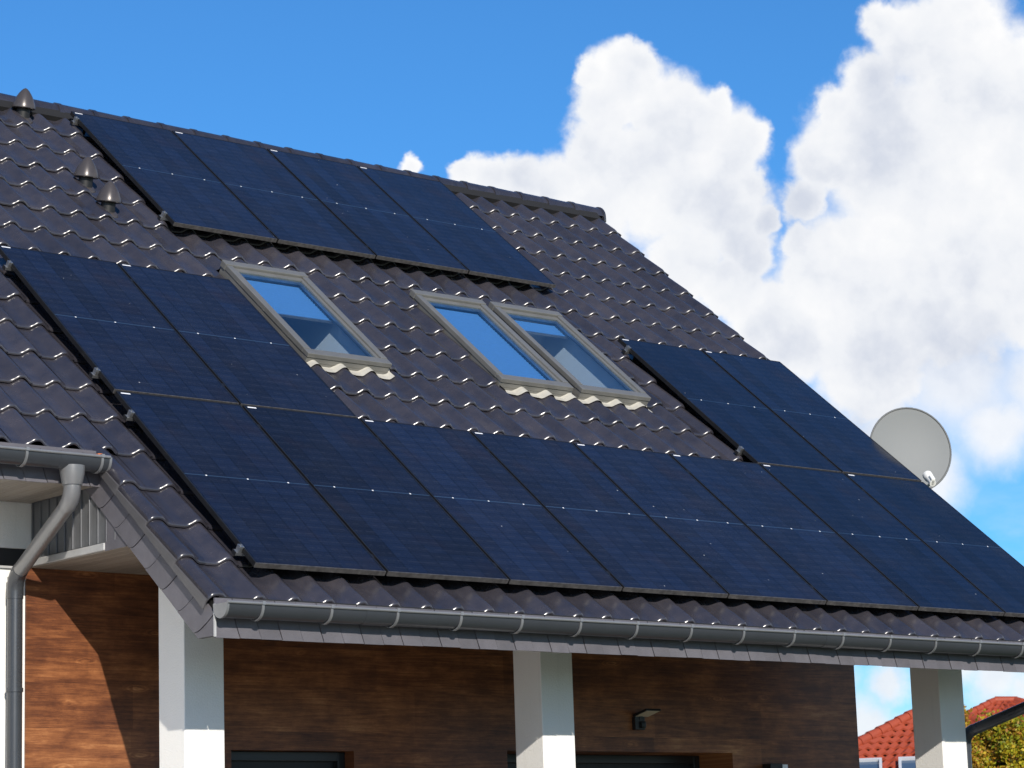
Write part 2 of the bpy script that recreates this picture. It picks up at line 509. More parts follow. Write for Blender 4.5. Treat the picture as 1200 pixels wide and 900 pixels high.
# ------------------------------------------------------------------ builders
class MB:
    def __init__(self):
        self.v, self.f = [], []

    def add(self, verts, faces):
        o = len(self.v)
        self.v += [tuple(p) for p in verts]
        self.f += [tuple(i + o for i in q) for q in faces]
        return self

    def box(self, a, b, M=None):
        (x0, y0, z0), (x1, y1, z1) = a, b
        vs = [Vector(p) for p in ((x0, y0, z0), (x1, y0, z0), (x1, y1, z0), (x0, y1, z0), (x0, y0, z1), (x1, y0, z1), (x1, y1, z1), (x0, y1, z1))]
        if M:
            vs = [M @ p for p in vs]
        return self.add(vs, [(0, 3, 2, 1), (4, 5, 6, 7), (0, 1, 5, 4), (1, 2, 6, 5), (2, 3, 7, 6), (3, 0, 4, 7)])

    def prism(self, poly, d, M=None):
        """poly: list of 3D points (closed loop), extruded by vector d"""
        n = len(poly)
        d = Vector(d)
        vs = [Vector(p) for p in poly] + [Vector(p) + d for p in poly]
        if M:
            vs = [M @ p for p in vs]
        fs = [tuple(range(n - 1, -1, -1)), tuple(range(n, 2 * n))] + [(i, (i + 1) % n, (i + 1) % n + n, i + n) for i in range(n)]
        return self.add(vs, fs)

    def tube(self, path, r, seg=16, caps=True):
        path = [Vector(p) for p in path]
        rs = r if isinstance(r, (list, tuple)) else [r] * len(path)
        rings = []
        prev = None
        for i, p in enumerate(path):
            if i == 0:
                t = path[1] - p
            elif i == len(path) - 1:
                t = p - path[i - 1]
            else:
                t = (path[i + 1] - p).normalized() + (p - path[i - 1]).normalized()
            t.normalize()
            if prev is None:
                a = t.orthogonal().normalized()
            else:
                a = (prev - t * prev.dot(t)).normalized()
            prev = a
            b2 = t.cross(a)
            rings.append([p + (a * math.cos(2 * math.pi * k / seg) + b2 * math.sin(2 * math.pi * k / seg)) * rs[i] for k in range(seg)])
        vs = [q for rg in rings for q in rg]
        fs = []
        for i in range(len(rings) - 1):
            for k in range(seg):
                k2 = (k + 1) % seg
                fs.append((i * seg + k, i * seg + k2, (i + 1) * seg + k2, (i + 1) * seg + k))
        if caps:
            fs.append(tuple(range(seg - 1, -1, -1)))
            L = (len(rings) - 1) * seg
            fs.append(tuple(L + k for k in range(seg)))
        return self.add(vs, fs)

    def lathe(self, prof, seg=24, M=None):
        """prof: (r, z) from bottom to top around local z"""
        vs, fs = [], []
        for r, z in prof:
            for k in range(seg):
                p = Vector((r * math.cos(2 * math.pi * k / seg), r * math.sin(2 * math.pi * k / seg), z))
                vs.append(M @ p if M else p)
        for i in range(len(prof) - 1):
            for k in range(seg):
                k2 = (k + 1) % seg
                fs.append((i * seg + k, i * seg + k2, (i + 1) * seg + k2, (i + 1) * seg + k))
        fs.append(tuple(range(seg - 1, -1, -1)))
        L = (len(prof) - 1) * seg
        fs.append(tuple(L + k for k in range(seg)))
        return self.add(vs, fs)

    def mesh(self, name, material, smooth=None, bevel=0.0):
        me = bpy.data.meshes.new(name)
        me.from_pydata(self.v, [], self.f)
        me.update()
        if bevel:
            bm = bmesh.new()
            bm.from_mesh(me)
            bmesh.ops.bevel(bm, geom=[e for e in bm.edges if len(e.link_faces) == 2 and e.calc_face_angle(0) > 0.5], offset=bevel, segments=2, profile=0.5, affect='EDGES')
            bm.to_mesh(me)
            bm.free()
        if material:
            me.materials.append(MATS[material])
        if smooth is not None:
            me.shade_smooth()
            me.set_sharp_from_angle(angle=R(smooth))
        return me

    def build(self, name, material, parent=None, smooth=None, M=None, bevel=0.0):
        return link(name, self.mesh(name, material, smooth, bevel), parent, M)


def link(name, me, parent=None, M=None):
    o = bpy.data.objects.new(name, me)
    COL.objects.link(o)
    if parent is not None:
        o.parent = parent
    if M is not None:
        o.matrix_local = M
    return o


def tag(o, label=None, cat=None, group=None, kind=None):
    for k, v in (('label', label), ('category', cat), ('group', group), ('kind', kind)):
        if v:
            o[k] = v
    return o


def empty(name, M=None, parent=None):
    o = link(name, None, parent, M)
    o.empty_display_size = 0.2
    return o


# ------------------------------------------------------------------ setting: ground
gm = MB()
S = 900.0
gm.add([(-S, -S, 0), (S, -S, 0), (S, S, 0), (-S, S, 0)], [(0, 1, 2, 3)])
tag(gm.build('ground', 'grass'), kind='structure')
MB().box((-0.55, -0.4, 0.004), (10.5, 2.1, 0.06)).build('terrace', 'paving', bevel=0.01)['kind'] = 'structure'
MB().box((-16, -14.0, 0.004), (-0.60, 2.09, 0.04)).build('bounce_slab', 'bounce_pale', bevel=0.01)['kind'] = 'structure'  # unseen pale slab added to bounce sunlight onto the pillars

# ------------------------------------------------------------------ the house
house = empty('house', Matrix.Translation((4, 4, 0)))
tag(house, 'modern white house with dark tiled roof and wood clad porch', 'house')
HM = Matrix.Translation((-4, -4, 0))                  # part meshes are written in world coordinates


def hpart(mb, name, material, smooth=None, bevel=0.0):
    return mb.build(name, material, house, smooth, HM, bevel)


def sub(mb, name, material, parent, smooth=None, bevel=0.0):
    return mb.build(name, material, parent, smooth, None, bevel)


EAVE_V = -0.275
GAUGE = 0.4455
COURSES = 18
TP = 0.2672                                            # tile cover width
U0 = 0.18 - 0.160                                      # left edge of tile column 0
XB = -0.42                                             # plane of the porch barge board
XR = 8.62                                              # right verge
YW = 2.1                                               # wall plane
ZC = 3.88                                              # porch ceiling
YR, ZR = 6.1, 8.52                                     # ridge
N_PAN, N_CREST = -0.147, 0.050

SKY = [(2.27, 3.08), (4.235, 5.015), (5.125, 5.915)]
SKV = (3.27, 4.80)


def tile_h(t):
    """height of the tile profile over the pan, t in 0..1.06 across the cover width"""
    def ss(a, b, x):
        x = max(0.0, min(1.0, (x - a) / (b - a)))
        return x * x * (3 - 2 * x)
    if t < 0.70:
        return N_CREST * ss(0.34, 0.66, t) + 0.003 * (1 - ss(0.0, 0.12, t))
    return N_CREST * (1 - 0.97 * ss(0.70, 1.03, t))


TS = [0.0, 0.12, 0.34, 0.39, 0.44, 0.49, 0.54, 0.59, 0.66, 0.72, 0.79, 0.86, 0.93, 1.03]


def tile_mb(ts=TS, length=0.48):
    mb = MB()
    rows = [(0.0, -0.022), (0.0015, -0.0145), (0.0070, -0.0072), (0.0165, -0.0022), (0.034, 0.0), (length, -0.032)]
    nx = len(ts)
    vs, fs = [], []
    for y, dz in rows:
        for t in ts:
            vs.append((t * TP, y, tile_h(t) + dz))
    for r in range(len(rows) - 1):
        for i in range(nx - 1):
            a = r * nx + i
            fs.append((a, a + 1, a + nx + 1, a + nx))
    # right-hand edge turned down
    o = len(vs)
    for y, dz in (rows[1], rows[-1]):
        vs.append((ts[-1] * TP, y, tile_h(ts[-1]) + dz - 0.016))
    fs.append((nx + nx - 1, o, o + 1, 6 * nx - 1))
    # underside of the lip
    o = len(vs)
    for t in ts:
        vs.append((t * TP, 0.05, tile_h(t) - 0.026))
    for i in range(nx - 1):
        fs.append((i + 1, i, o + i, o + i + 1))
    mb.add(vs, fs)
    return mb


def tile_n_at(u, v):
    """height of the tiled surface (n) at roof coordinates"""
    c = math.floor((v - EAVE_V) / GAUGE)
    y = v - EAVE_V - c * GAUGE
    t = ((u - U0) / TP) % 1.0
    return N_PAN + 0.030 + tile_h(t) - 0.032 * y / 0.48


# -- roof deck with openings for the roof windows
def roof_rects():
    us = [-7.0, XB + 0.02]
    rects = [(-7.0, XB + 0.02, 1.52, 7.86)]
    edges = [XB + 0.02]
    for a, b in SKY:
        edges += [a, b]
    edges.append(XR - 0.08)
    for i in range(len(edges) - 1):
        a, b = edges[i], edges[i + 1]
        if i % 2 == 1:
            rects += [(a, b, EAVE_V + 0.06, SKV[0]), (a, b, SKV[1], 7.86)]
        else:
            rects.append((a, b, EAVE_V + 0.06, 7.86))
    return rects


deck = MB()
for a, b, v0, v1 in roof_rects():
    poly = [rw(a, v0, -0.215), rw(a, v1, -0.215), rw(a, v1, -0.33), rw(a, v0, -0.33)]
    deck.prism(poly, (b - a, 0, 0))
# rear slope
ym, zm = 2 * YR, 0
poly = []
for v, nn in ((1.4, -0.16), (7.9, -0.16), (7.9, -0.33), (1.4, -0.33)):
    p = rw(0, v, nn)
    poly.append(Vector((-7.0, 2 * YR - p.y, p.z)))
deck.prism(poly, (XR + 6.9, 0, 0))
roof = hpart(deck, 'roof', 'underlay')

# -- roof tiles
panel_quads = [(0.0, 8.47, 0.0, 2.19), (0.0, 2.11, 2.20, 4.39), (6.35, 8.47, 2.20, 4.39), (2.08, 6.31, 5.3975, 7.585)]


def hidden_tile(u, v):
    for a, b, v0, v1 in panel_quads:
        if a + 0.32 < u < b - 0.02 and v0 + 0.18 < v < v1 - 0.22:
            return True
    return False


def in_frame(P, m=30):
    d = P - CAM
    z = -d.dot(Vector(AX[2]))
    x = 600 + 3007.1 * d.dot(Vector(AX[0])) / z
    y = 450 - 3007.1 * d.dot(Vector(AX[1])) / z
    return (-m < x < 1200 + m and -m < y < 900 + m), z


def cut_tile(me_src, rect):
    """pieces of a tile mesh outside the rectangle rect (tile-local u0,u1,v0,v1)"""
    a, b, v0, v1 = rect
    out = bmesh.new()
    sets = [[((a, 0, 0), (1, 0, 0))], [((b, 0, 0), (-1, 0, 0))],
            [((a, 0, 0), (-1, 0, 0)), ((b, 0, 0), (1, 0, 0)), ((0, v1, 0), (0, -1, 0))],
            [((a, 0, 0), (-1, 0, 0)), ((b, 0, 0), (1, 0, 0)), ((0, v0, 0), (0, 1, 0))]]
    tmp = bpy.data.meshes.new('roof_tile')
    for planes in sets:
        bm = bmesh.new()
        bm.from_mesh(me_src)
        for co, no in planes:
            bmesh.ops.bisect_plane(bm, geom=bm.verts[:] + bm.edges[:] + bm.faces[:], plane_co=co, plane_no=no, clear_outer=True)
        if bm.faces:
            bm.to_mesh(tmp)
            out.from_mesh(tmp)
        bm.free()
    nf = len(out.faces)
    out.to_mesh(tmp)
    out.free()
    if not nf:
        return None
    if not tmp.materials:
        tmp.materials.append(MATS['tile'])
    tmp.shade_smooth()
    tmp.set_sharp_from_angle(angle=R(75))
    return tmp


tile_me = tile_mb().mesh('roof_tile', 'tile', smooth=75)
last_me = tile_mb(length=0.52).mesh('roof_tile', 'tile', smooth=75)
jobs = []
for c in range(COURSES):
    v = EAVE_V + c * GAUGE
    for k in range(-12, 32):
        if c < 4 and k < -1:
            continue
        u = U0 + k * TP
        jobs.append((u, v, c, k))
jr = random.Random(3)
scored = []
for u, v, c, k in jobs:
    P = rw(u + 0.13, v + 0.2, -0.12)
    vis, dist = in_frame(P)
    hid = hidden_tile(u + 0.13, v + 0.1)
    scored.append((0 if vis and not hid else 1, dist, u, v, c, k))
scored.sort()
tiles_rest = bmesh.new()
count = 0
for bad, dist, u, v, c, k in scored:
    me = last_me if c == COURSES - 1 else tile_me
    for a, b in SKY:
        if u < b + 0.05 and u + 1.05 * TP > a - 0.01 and v < SKV[1] + 0.02 and v + 0.48 > SKV[0]:
            me = cut_tile(me, (a - 0.015 - u, b + 0.035 - u, SKV[0] - v, SKV[1] + 0.03 - v))
            break
    if me is None:
        continue
    M = roof_matrix(u, v, N_PAN + 0.030 + jr.uniform(-0.002, 0.002))
    M = M @ Matrix.Rotation(jr.uniform(-0.004, 0.004), 4, 'X') @ Matrix.Rotation(jr.uniform(-0.006, 0.006), 4, 'Y') @ Matrix.Rotation(jr.uniform(-0.004, 0.004), 4, 'Z')
    if not bad and count < 292:
        link('roof_tile', me, roof, M)
        count += 1
    else:
        tmp = me.copy()
        tmp.transform(M)
        tiles_rest.from_mesh(tmp)
        bpy.data.meshes.remove(tmp)
rest = bpy.data.meshes.new('roof_tile_field')
tiles_rest.to_mesh(rest)
tiles_rest.free()
rest.materials.append(MATS['tile'])
rest.shade_smooth()
rest.set_sharp_from_angle(angle=R(75))
tag(link('roof_tile_field', rest, roof), kind='stuff')

# -- verge tiles of the porch (roll at the edge with a flap hanging down outside)
ROLL = [(0.0, -0.004), (0.002, 0.012), (0.010, 0.028), (0.024, 0.040), (0.046, 0.048), (0.072, 0.050), (0.100, 0.044), (0.128, 0.026), (0.152, 0.008), (0.178, 0.001), (0.215, 0.0)]
vr = MB()
vrows = [(0.0, -0.022), (0.0015, -0.0145), (0.0070, -0.0072), (0.0165, -0.0022), (0.034, 0.0), (0.48, -0.032)]
nx = len(ROLL)
vr.add([(x_, y_, h_ + d_) for y_, d_ in vrows for x_, h_ in ROLL],
       [(r_ * nx + i_, r_ * nx + i_ + 1, (r_ + 1) * nx + i_ + 1, (r_ + 1) * nx + i_) for r_ in range(len(vrows) - 1) for i_ in range(nx - 1)])
roll_me = vr.mesh('verge_tile', 'tile', 75)
flap_me = MB().prism([(-0.010, 0.006, -0.074), (-0.010, 0.452, -0.046), (-0.010, 0.452, -0.004), (-0.010, 0.006, -0.004)], (0.012, 0, 0)).mesh('verge_flap', 'flap', None, 0.002)
for c in range(4):
    v = EAVE_V + c * GAUGE
    M = roof_matrix(-0.447, v, N_PAN + 0.032)
    link('verge_tile', roll_me, roof, M)
    link('verge_flap', flap_me, roof, M @ Matrix.Rotation(-0.066, 4, 'X') @ Matrix.Translation((-0.001 * (c % 2), 0, 0)))
# right verge flaps
u = U0 + 32 * TP
for c in range(COURSES):
    v = EAVE_V + c * GAUGE
    MB().box((0.008, 0.004, -0.13), (0.022, 0.46, 0.012)).build('verge_flap', 'tile', roof, None, roof_matrix(u, v, N_PAN + 0.030) @ Matrix.Rotation(-0.066, 4, 'X'), 0.003)

# -- ridge tiles
def ridge_mb(L, r0, r1, cap=False):
    mb = MB()
    secs = [(0, r1 + 0.012), (0.045, r1 + 0.012), (0.050, r0), (L, r1)]
    seg = 14
    vs, fs = [], []
    for x, r in secs:
        for k in range(seg + 1):
            a = math.pi * (0.02 + 0.96 * k / seg)
            vs.append((x, -r * math.cos(a), r * 1.02 * math.sin(a)))
    for i in range(len(secs) - 1):
        for k in range(seg):
            a = i * (seg + 1) + k
            fs.append((a, a + seg + 1, a + seg + 2, a + 1))
    o = len(vs)
    for x, r in (secs[0], secs[-1]):
        for k in range(seg + 1):
            a = math.pi * (0.02 + 0.96 * k / seg)
            vs.append((x, -(r - 0.014) * math.cos(a), (r - 0.014) * 1.02 * math.sin(a)))
    for k in range(seg):
        fs.append((k, k + 1, o + k + 1, o + k))
        a = 3 * (seg + 1)
        fs.append((a + k + 1, a + k, o + seg + 1 + k, o + seg + 2 + k))
    mb.add(vs, fs)
    return mb


rg = ridge_mb(0.40, 0.128, 0.122).mesh('ridge_tile', 'tile', 45)
RL = 0.362
x = XR - 0.05
i = 0
while x > -7:
    x -= RL
    link('ridge_tile', rg, roof, Matrix.Translation((x, YR, ZR + 0.02)) @ Matrix.Rotation(jr.uniform(-0.006, 0.006), 4, 'Y'))
    i += 1
cap = MB()
pts = [(0, -0.135 * math.cos(math.pi * k / 14), 0.135 * math.sin(math.pi * k / 14)) for k in range(15)]
pts = [(0, -0.135, -0.06)] + pts + [(0, 0.135, -0.06)]
cap.prism(pts, (0.03, 0, 0))
cap.build('ridge_end_cap', 'tile', roof, 40, Matrix.Translation((XR - 0.01, YR, ZR + 0.02)), 0.008)

# -- shingle-clad barge board of the porch
barge = MB()
prof = [(-0.03, 3.205), (-0.03 + 0.0, 3.205)]
pb = [(0.03, -0.385), (0.94, -0.385)]
poly = []
A = rw(0, 0.0, 0)
bz = 3.205
yb0 = -0.165
corner = [(yb0, bz), (0.035, bz)]
p1 = rw(0, 1.66, -0.385)
p2 = rw(0, 1.50, -0.20)
p3 = rw(0, -0.19, -0.20)
poly = [(XB + 0.012, yb0 + 0.02, bz), (XB + 0.012, 0.035, bz), (XB + 0.012, p1.y, p1.z), (XB + 0.012, p2.y, p2.z), (XB + 0.012, yb0 + 0.02, 3.40)]
barge.prism(poly, (0.03, 0, 0))
barge_o = hpart(barge, 'barge_board', 'seal_black')


def clip_poly(poly, a, b, c):
    """keep a*s + b*h <= c"""
    out = []
    for i in range(len(poly)):
        p, q = poly[i], poly[(i + 1) % len(poly)]
        fp, fq = a * p[0] + b * p[1] - c, a * q[0] + b * q[1] - c
        if fp <= 0:
            out.append(p)
        if (fp < 0 < fq) or (fq < 0 < fp):
            tt = fp / (fp - fq)
            out.append((p[0] + (q[0] - p[0]) * tt, p[1] + (q[1] - p[1]) * tt))
    return out


SH = 0.243
for i in range(10):
    s1 = 1.626 - i * SH                                 # upper end along the slope (v)
    s0 = s1 - SH
    h0, h1 = -0.39, -0.165                             # n range
    arc = []
    # joint: runs from top right (further down the slope) to bottom left in a bow
    def joint(s):
        return [(s - 0.118 * (1 - (q / 8)) ** 0.62 + 0.075, h0 + (h1 - h0) * (1 - q / 8.0)) for q in range(9)]
    lo = joint(s0 + 0.007)
    hi = joint(s1)
    poly = lo + hi[::-1]
    # cut by the horizontal lower edge, the front face and the flat soffit
    def w2(p):
        P = rw(0, p[0], p[1])
        return (P.y, P.z)
    poly = [w2(p) for p in poly]
    poly = clip_poly(poly, 0, -1, -bz)
    poly = clip_poly(poly, -1, 0, -(yb0 - 0.004)) if poly else poly
    if len(poly) < 3:
        continue
    dx = 0.003 * (i % 2) + 0.003
    mb = MB()
    mb.prism([(XB - dx, y, z) for y, z in poly][::-1], (0.008 + dx, 0, 0))
    sub(mb, 'shingle', 'shingle', barge_o, None, 0.0)
# pale corner strip and the soffit cut
MB().box((XB - 0.010, yb0 - 0.014, 3.198), (XB + 0.004, yb0 - 0.002, 3.40)).build('corner_strip', 'trim_light', barge_o)

# -- front fascia, clad with shingles
fas = MB().box((XB + 0.045, -0.150, 3.215), (XR - 0.03, -0.125, 3.45))
fas_o = hpart(fas, 'fascia', 'seal_black')


def shingle_row(x0, x1, y, zb, zt, parent, step=0.152):
    x = x0
    i = 0
    while x < x1:
        w = step
        top = zt
        right = [(x + w - 0.030 + 0.058 * (q / 6) ** 1.7 - 0.004, top + (zb - top) * q / 6) for q in range(7)]
        left = [(a - w + 0.005, z) for a, z in right]
        if i == 0:
            left = [(x0, z) for a, z in right]
        poly = [(a, z) for a, z in left] + right[::-1]
        dz = random.uniform(-0.003, 0.003)
        yy = y - 0.004 - 0.004 * (i % 2) - random.uniform(0, 0.002)
        mb = MB()
        mb.prism([(a, yy, z + (dz if z < zb + 0.01 else 0)) for a, z in poly], (0, 0.012, 0))
        sub(mb, 'shingle', 'shingle', parent)
        x += w
        i += 1


shingle_row(XB + 0.004, XR - 0.05, -0.158, 3.195, 3.44, fas_o, 0.160)

# -- gutters
def gutter(x0, x1, yc, zr, name, brackets, couplers, capL=True, capR=True):
    hw, dp = 0.076, 0.090
    seg = 14
    mb = MB()
    prof = [(-hw * math.cos(math.pi * k / seg), -dp * math.sin(math.pi * k / seg) ** 0.85) for k in range(seg + 1)]
    inner = [(y * 0.965, z * 0.965) for y, z in prof]
    vs, fs = [], []
    n = len(prof)
    for xx in (x0, x1):
        for y, z in prof:
            vs.append((xx, yc + y, zr + z))
        for y, z in inner:
            vs.append((xx, yc + y, zr + z))
    for k in range(n - 1):
        fs.append((k, k + 1, 2 * n + k + 1, 2 * n + k))
        fs.append((n + k + 1, n + k, 3 * n + k, 3 * n + k + 1))
    fs += [(0, 2 * n, 3 * n, n), (n - 1, 2 * n - 1, 4 * n - 1, 3 * n - 1)]
    mb.add(vs, fs)
    g = hpart(mb, name, 'gutter_metal', 40)
    bead = MB().tube([(x0, yc - hw - 0.004, zr + 0.002), (x1, yc - hw - 0.004, zr + 0.002)], 0.0105, 10)
    sub(bead, 'gutter_bead', 'bracket_metal', g, 40)  # paler metal paints in the highlight along the rim
    for xx, on in ((x0, capL), (x1, capR)):
        if on:
            c = MB()
            s = -1 if xx == x0 else 1
            c.prism([(xx - 0.003, yc + y * 1.03, zr + z * 1.03) for y, z in prof], (0.018, 0, 0))
            sub(c, 'gutter_end_cap', 'bracket_metal', g, 40)  # paler than the gutter: sunlight on the cap put into its colour
    for bx in brackets:
        b2 = MB()
        out = [(y * 1.045, z * 1.045) for y, z in prof]
        ou2 = [(y * 1.13, z * 1.13) for y, z in prof]
        vs, fs = [], []
        for xx in (bx - 0.009, bx + 0.009):
            for y, z in out:
                vs.append((xx, yc + y, zr + z))
            for y, z in ou2:
                vs.append((xx, yc + y, zr + z))
        for k in range(n - 1):
            fs += [(k + 1, k, 2 * n + k, 2 * n + k + 1), (n + k, n + k + 1, 3 * n + k + 1, 3 * n + k),
                   (k, k + 1, n + k + 1, n + k), (2 * n + k + 1, 2 * n + k, 3 * n + k, 3 * n + k + 1)]
        b2.add(vs, fs)
        b2.box((bx - 0.011, yc - hw - 0.018, zr - 0.006), (bx + 0.011, yc - hw + 0.012, zr + 0.016))
        b2.box((bx - 0.014, yc + hw, zr - 0.02), (bx + 0.014, yc + hw + 0.03, zr + 0.004))
        sub(b2, 'gutter_bracket', 'bracket_metal', g, 40)
    for cx_, w in couplers:
        c = MB()
        out = [(y * 1.03, z * 1.03) for y, z in prof]
        vs, fs = [], []
        for xx in (cx_ - w / 2, cx_ + w / 2):
            for y, z in out:
                vs.append((xx, yc + y, zr + z))
            for y, z in prof:
                vs.append((xx, yc + y, zr + z))
        for k in range(n - 1):
            fs += [(k, k + 1, 2 * n + k + 1, 2 * n + k), (k + 1, k, n + k, n + k + 1), (2 * n + k, 2 * n + k + 1, 3 * n + k + 1, 3 * n + k)]
        c.add(vs, fs)
        sub(c, 'gutter_coupler', 'gutter_metal', g, 40)
    return g


GY, GZ = -0.250, 3.396
gutter(-0.432, XR - 0.02, GY, GZ, 'gutter', [-0.17 + 0.525 * i for i in range(17)], [(0.72, 0.17), (4.98, 0.15)])
GLY, GLZ = 1.075, 4.485
gutter(-6.8, -0.455, GLY, GLZ, 'gutter', [-0.515 - 0.56 * i for i in range(11)], [(-0.70, 0.24)], capL=False)

# -- left eave: fascia and soffit
lf = hpart(MB().box((-6.8, 1.20, 4.335), (XB - 0.02, 1.225, 4.56)), 'fascia', 'shingle')
shingle_row(-2.6, XB - 0.10, 1.192, 4.318, 4.54, lf, 0.160)
sof = hpart(MB().box((-6.8, 1.20, 4.345), (XB - 0.004, YW - 0.002, 4.36)), 'soffit', 'underlay')
x = XB - 0.006
while x > -2.8:
    MB().box((x - 0.096, 1.205, 4.326), (x, YW - 0.004, 4.343)).build('soffit_board', 'soffit', sof, bevel=0.003)
    x -= 0.100

# -- cheek of the porch: vertical grey boards over a pale ledge
ck = MB()
poly = []
def under(y):
    # z of the roof underside
    return Z0 + y * SP / CP + (-0.335) / CP
yA, yB = 0.99, YW - 0.003
poly = [(XB + 0.03, yA, ZC + 0.06), (XB + 0.03, yB, ZC + 0.06), (XB + 0.03, yB, under(yB)), (XB + 0.03, yA, under(yA))]
ck.prism(poly, (0.04, 0, 0))
ck_o = hpart(ck, 'porch_cheek', 'cladding')
y = yB
while y > yA + 0.02:
    y0 = max(y - 0.108, yA)
    z1, z2 = min(under(y0), 4.5), min(under(y), 4.5)
    if z1 > ZC + 0.07:
        b3 = MB()
        b3.prism([(XB + 0.012, y0 + 0.004, ZC + 0.062), (XB + 0.012, y0 + 0.004, z1), (XB + 0.012, y - 0.004, z2), (XB + 0.012, y - 0.004, ZC + 0.062)], (0.016, 0, 0))
        b3.box((XB + 0.002, y - 0.016, ZC + 0.062), (XB + 0.012, y - 0.004, z1))
        sub(b3, 'cladding_board', 'cladding', ck_o, None, 0.002)
    y -= 0.108
sub(MB().prism([(XB + 0.004, 0.86, ZC + 0.002), (XB + 0.004, 1.128, ZC + 0.002), (XB + 0.004, 1.128, 4.22), (XB + 0.004, 0.86, 3.99)], (0.024, 0, 0)), 'corner_shingle', 'shingle', ck_o)
sub(MB().box((XB - 0.006, 1.13, ZC + 0.008), (XB + 0.04, YW - 0.004, ZC + 0.058)), 'ledge', 'trim_light', ck_o, None, 0.006)

# -- porch ceiling boards and sloping soffit
ceil_o = hpart(MB().box((XB + 0.006, 0.80, ZC + 0.020), (XR - 0.1, YW - 0.002, ZC + 0.045)), 'porch_ceiling', 'underlay')
x = XB + 0.008
while x < XR - 0.2:
    MB().box((x, 0.80, ZC), (x + 0.096, YW - 0.004, ZC + 0.018)).build('ceiling_board', 'soffit', ceil_o, bevel=0.003)
    x += 0.100
sl = MB()
pa = (XB + 0.045, -0.122, 3.225)
q1 = rw(0, 1.10, -0.372)
sl.prism([pa, (XB + 0.045, q1.y, q1.z), (XB + 0.045, q1.y, q1.z + 0.02), (XB + 0.045, -0.122, 3.25)], (XR - XB - 0.15, 0, 0))
hpart(sl, 'sloping_soffit', 'soffit')

# -- walls
OPEN = [(1.215, 2.31, 2.655, 0.16), (3.80, 6.28, 2.672, 0.45)]
wall = MB()
WX0, WX1 = -0.452, 7.85
xs = [WX0]
for a, b, zt, d in OPEN:
    xs += [a, b]
xs.append(WX1)
for i in range(len(xs) - 1):
    if i % 2 == 0:
        wall.box((xs[i], YW, 0), (xs[i + 1], YW + 0.60, ZC + 0.004))
    else:
        a, b, zt, d = OPEN[i // 2]
        wall.box((a, YW, zt), (b, YW + 0.60, ZC + 0.004))
wood_o = hpart(wall, 'wood_wall', 'wood')
for a, b, zt, d in OPEN:
    dm = MB().box((a + 0.001, YW + d, 0), (b - 0.001, YW + d + 0.04, zt - 0.001))
    do = hpart(dm, 'door', 'door_dark')
    fr_ = MB()
    fr_.box((a + 0.002, YW + d - 0.05, 0), (a + 0.07, YW + d - 0.002, zt - 0.002))
    fr_.box((b - 0.07, YW + d - 0.05, 0), (b - 0.002, YW + d - 0.002, zt - 0.002))
    fr_.box((a + 0.07, YW + d - 0.05, zt - 0.07), (b - 0.07, YW + d - 0.002, zt - 0.002))
    sub(fr_, 'door_frame', 'lamp_black', do, None, 0.004)

ww = MB()
ww.box((-6.6, YW + 0.012, 0), (WX0 - 0.002, YW + 0.3, ZC - 0.012))
ww.box((-6.6, YW + 0.012, 4.012), (XB + 0.016, YW + 0.3, 4.40))
hpart(ww, 'white_wall', 'render_white')
bd = hpart(MB().box((-6.6, YW + 0.03, ZC + 0.006), (XB + 0.016, YW + 0.28, 4.010)), 'wall_band', 'dark_band')
sub(MB().box((-6.6, YW - 0.01, ZC - 0.011), (WX0 - 0.003, YW + 0.05, ZC + 0.004)), 'band_sill', 'trim_light', bd)
# rear of the house: gable walls and back wall
gw = MB()
for gx in (WX1 - 0.3, -6.6):
    gz = 2.1
    poly = [(gx, YW + 0.62, 0), (gx, 2 * YR - 2.0, 0), (gx, 2 * YR - 2.0, 4.9), (gx, YR, 8.18), (gx, YW + 0.62, 5.2)]
    gw.prism(poly, (0.298, 0, 0))
gw.box((-6.3, 2 * YR - 2.3, 0), (WX1 - 0.302, 2 * YR - 2.01, 4.7))
hpart(gw, 'white_wall', 'render_white')
hpart(MB().box((-6.29, YW + 0.62, 3.9), (WX1 - 0.31, 2 * YR - 2.31, 3.96)), 'attic_floor', 'room_dark')

# -- pillars
for a in (0.033, 3.122, 7.548):
    MB().box((a, 0.88, 0), (a + 0.312, 1.192, ZC + 0.002)).build('pillar', 'render_white', house, None, HM, 0.006)

# -- downpipes
def arc_path(p0, p1, p2, r, k=6):
    """fillet at p1"""
    p0, p1, p2 = Vector(p0), Vector(p1), Vector(p2)
    a = (p0 - p1).normalized()
    c = (p2 - p1).normalized()
    out = []
    s, e = p1 + a * r, p1 + c * r
    for i in range(k + 1):
        t = i / k
        out.append((1 - t) ** 2 * s + 2 * t * (1 - t) * p1 + t * t * e)
    return out


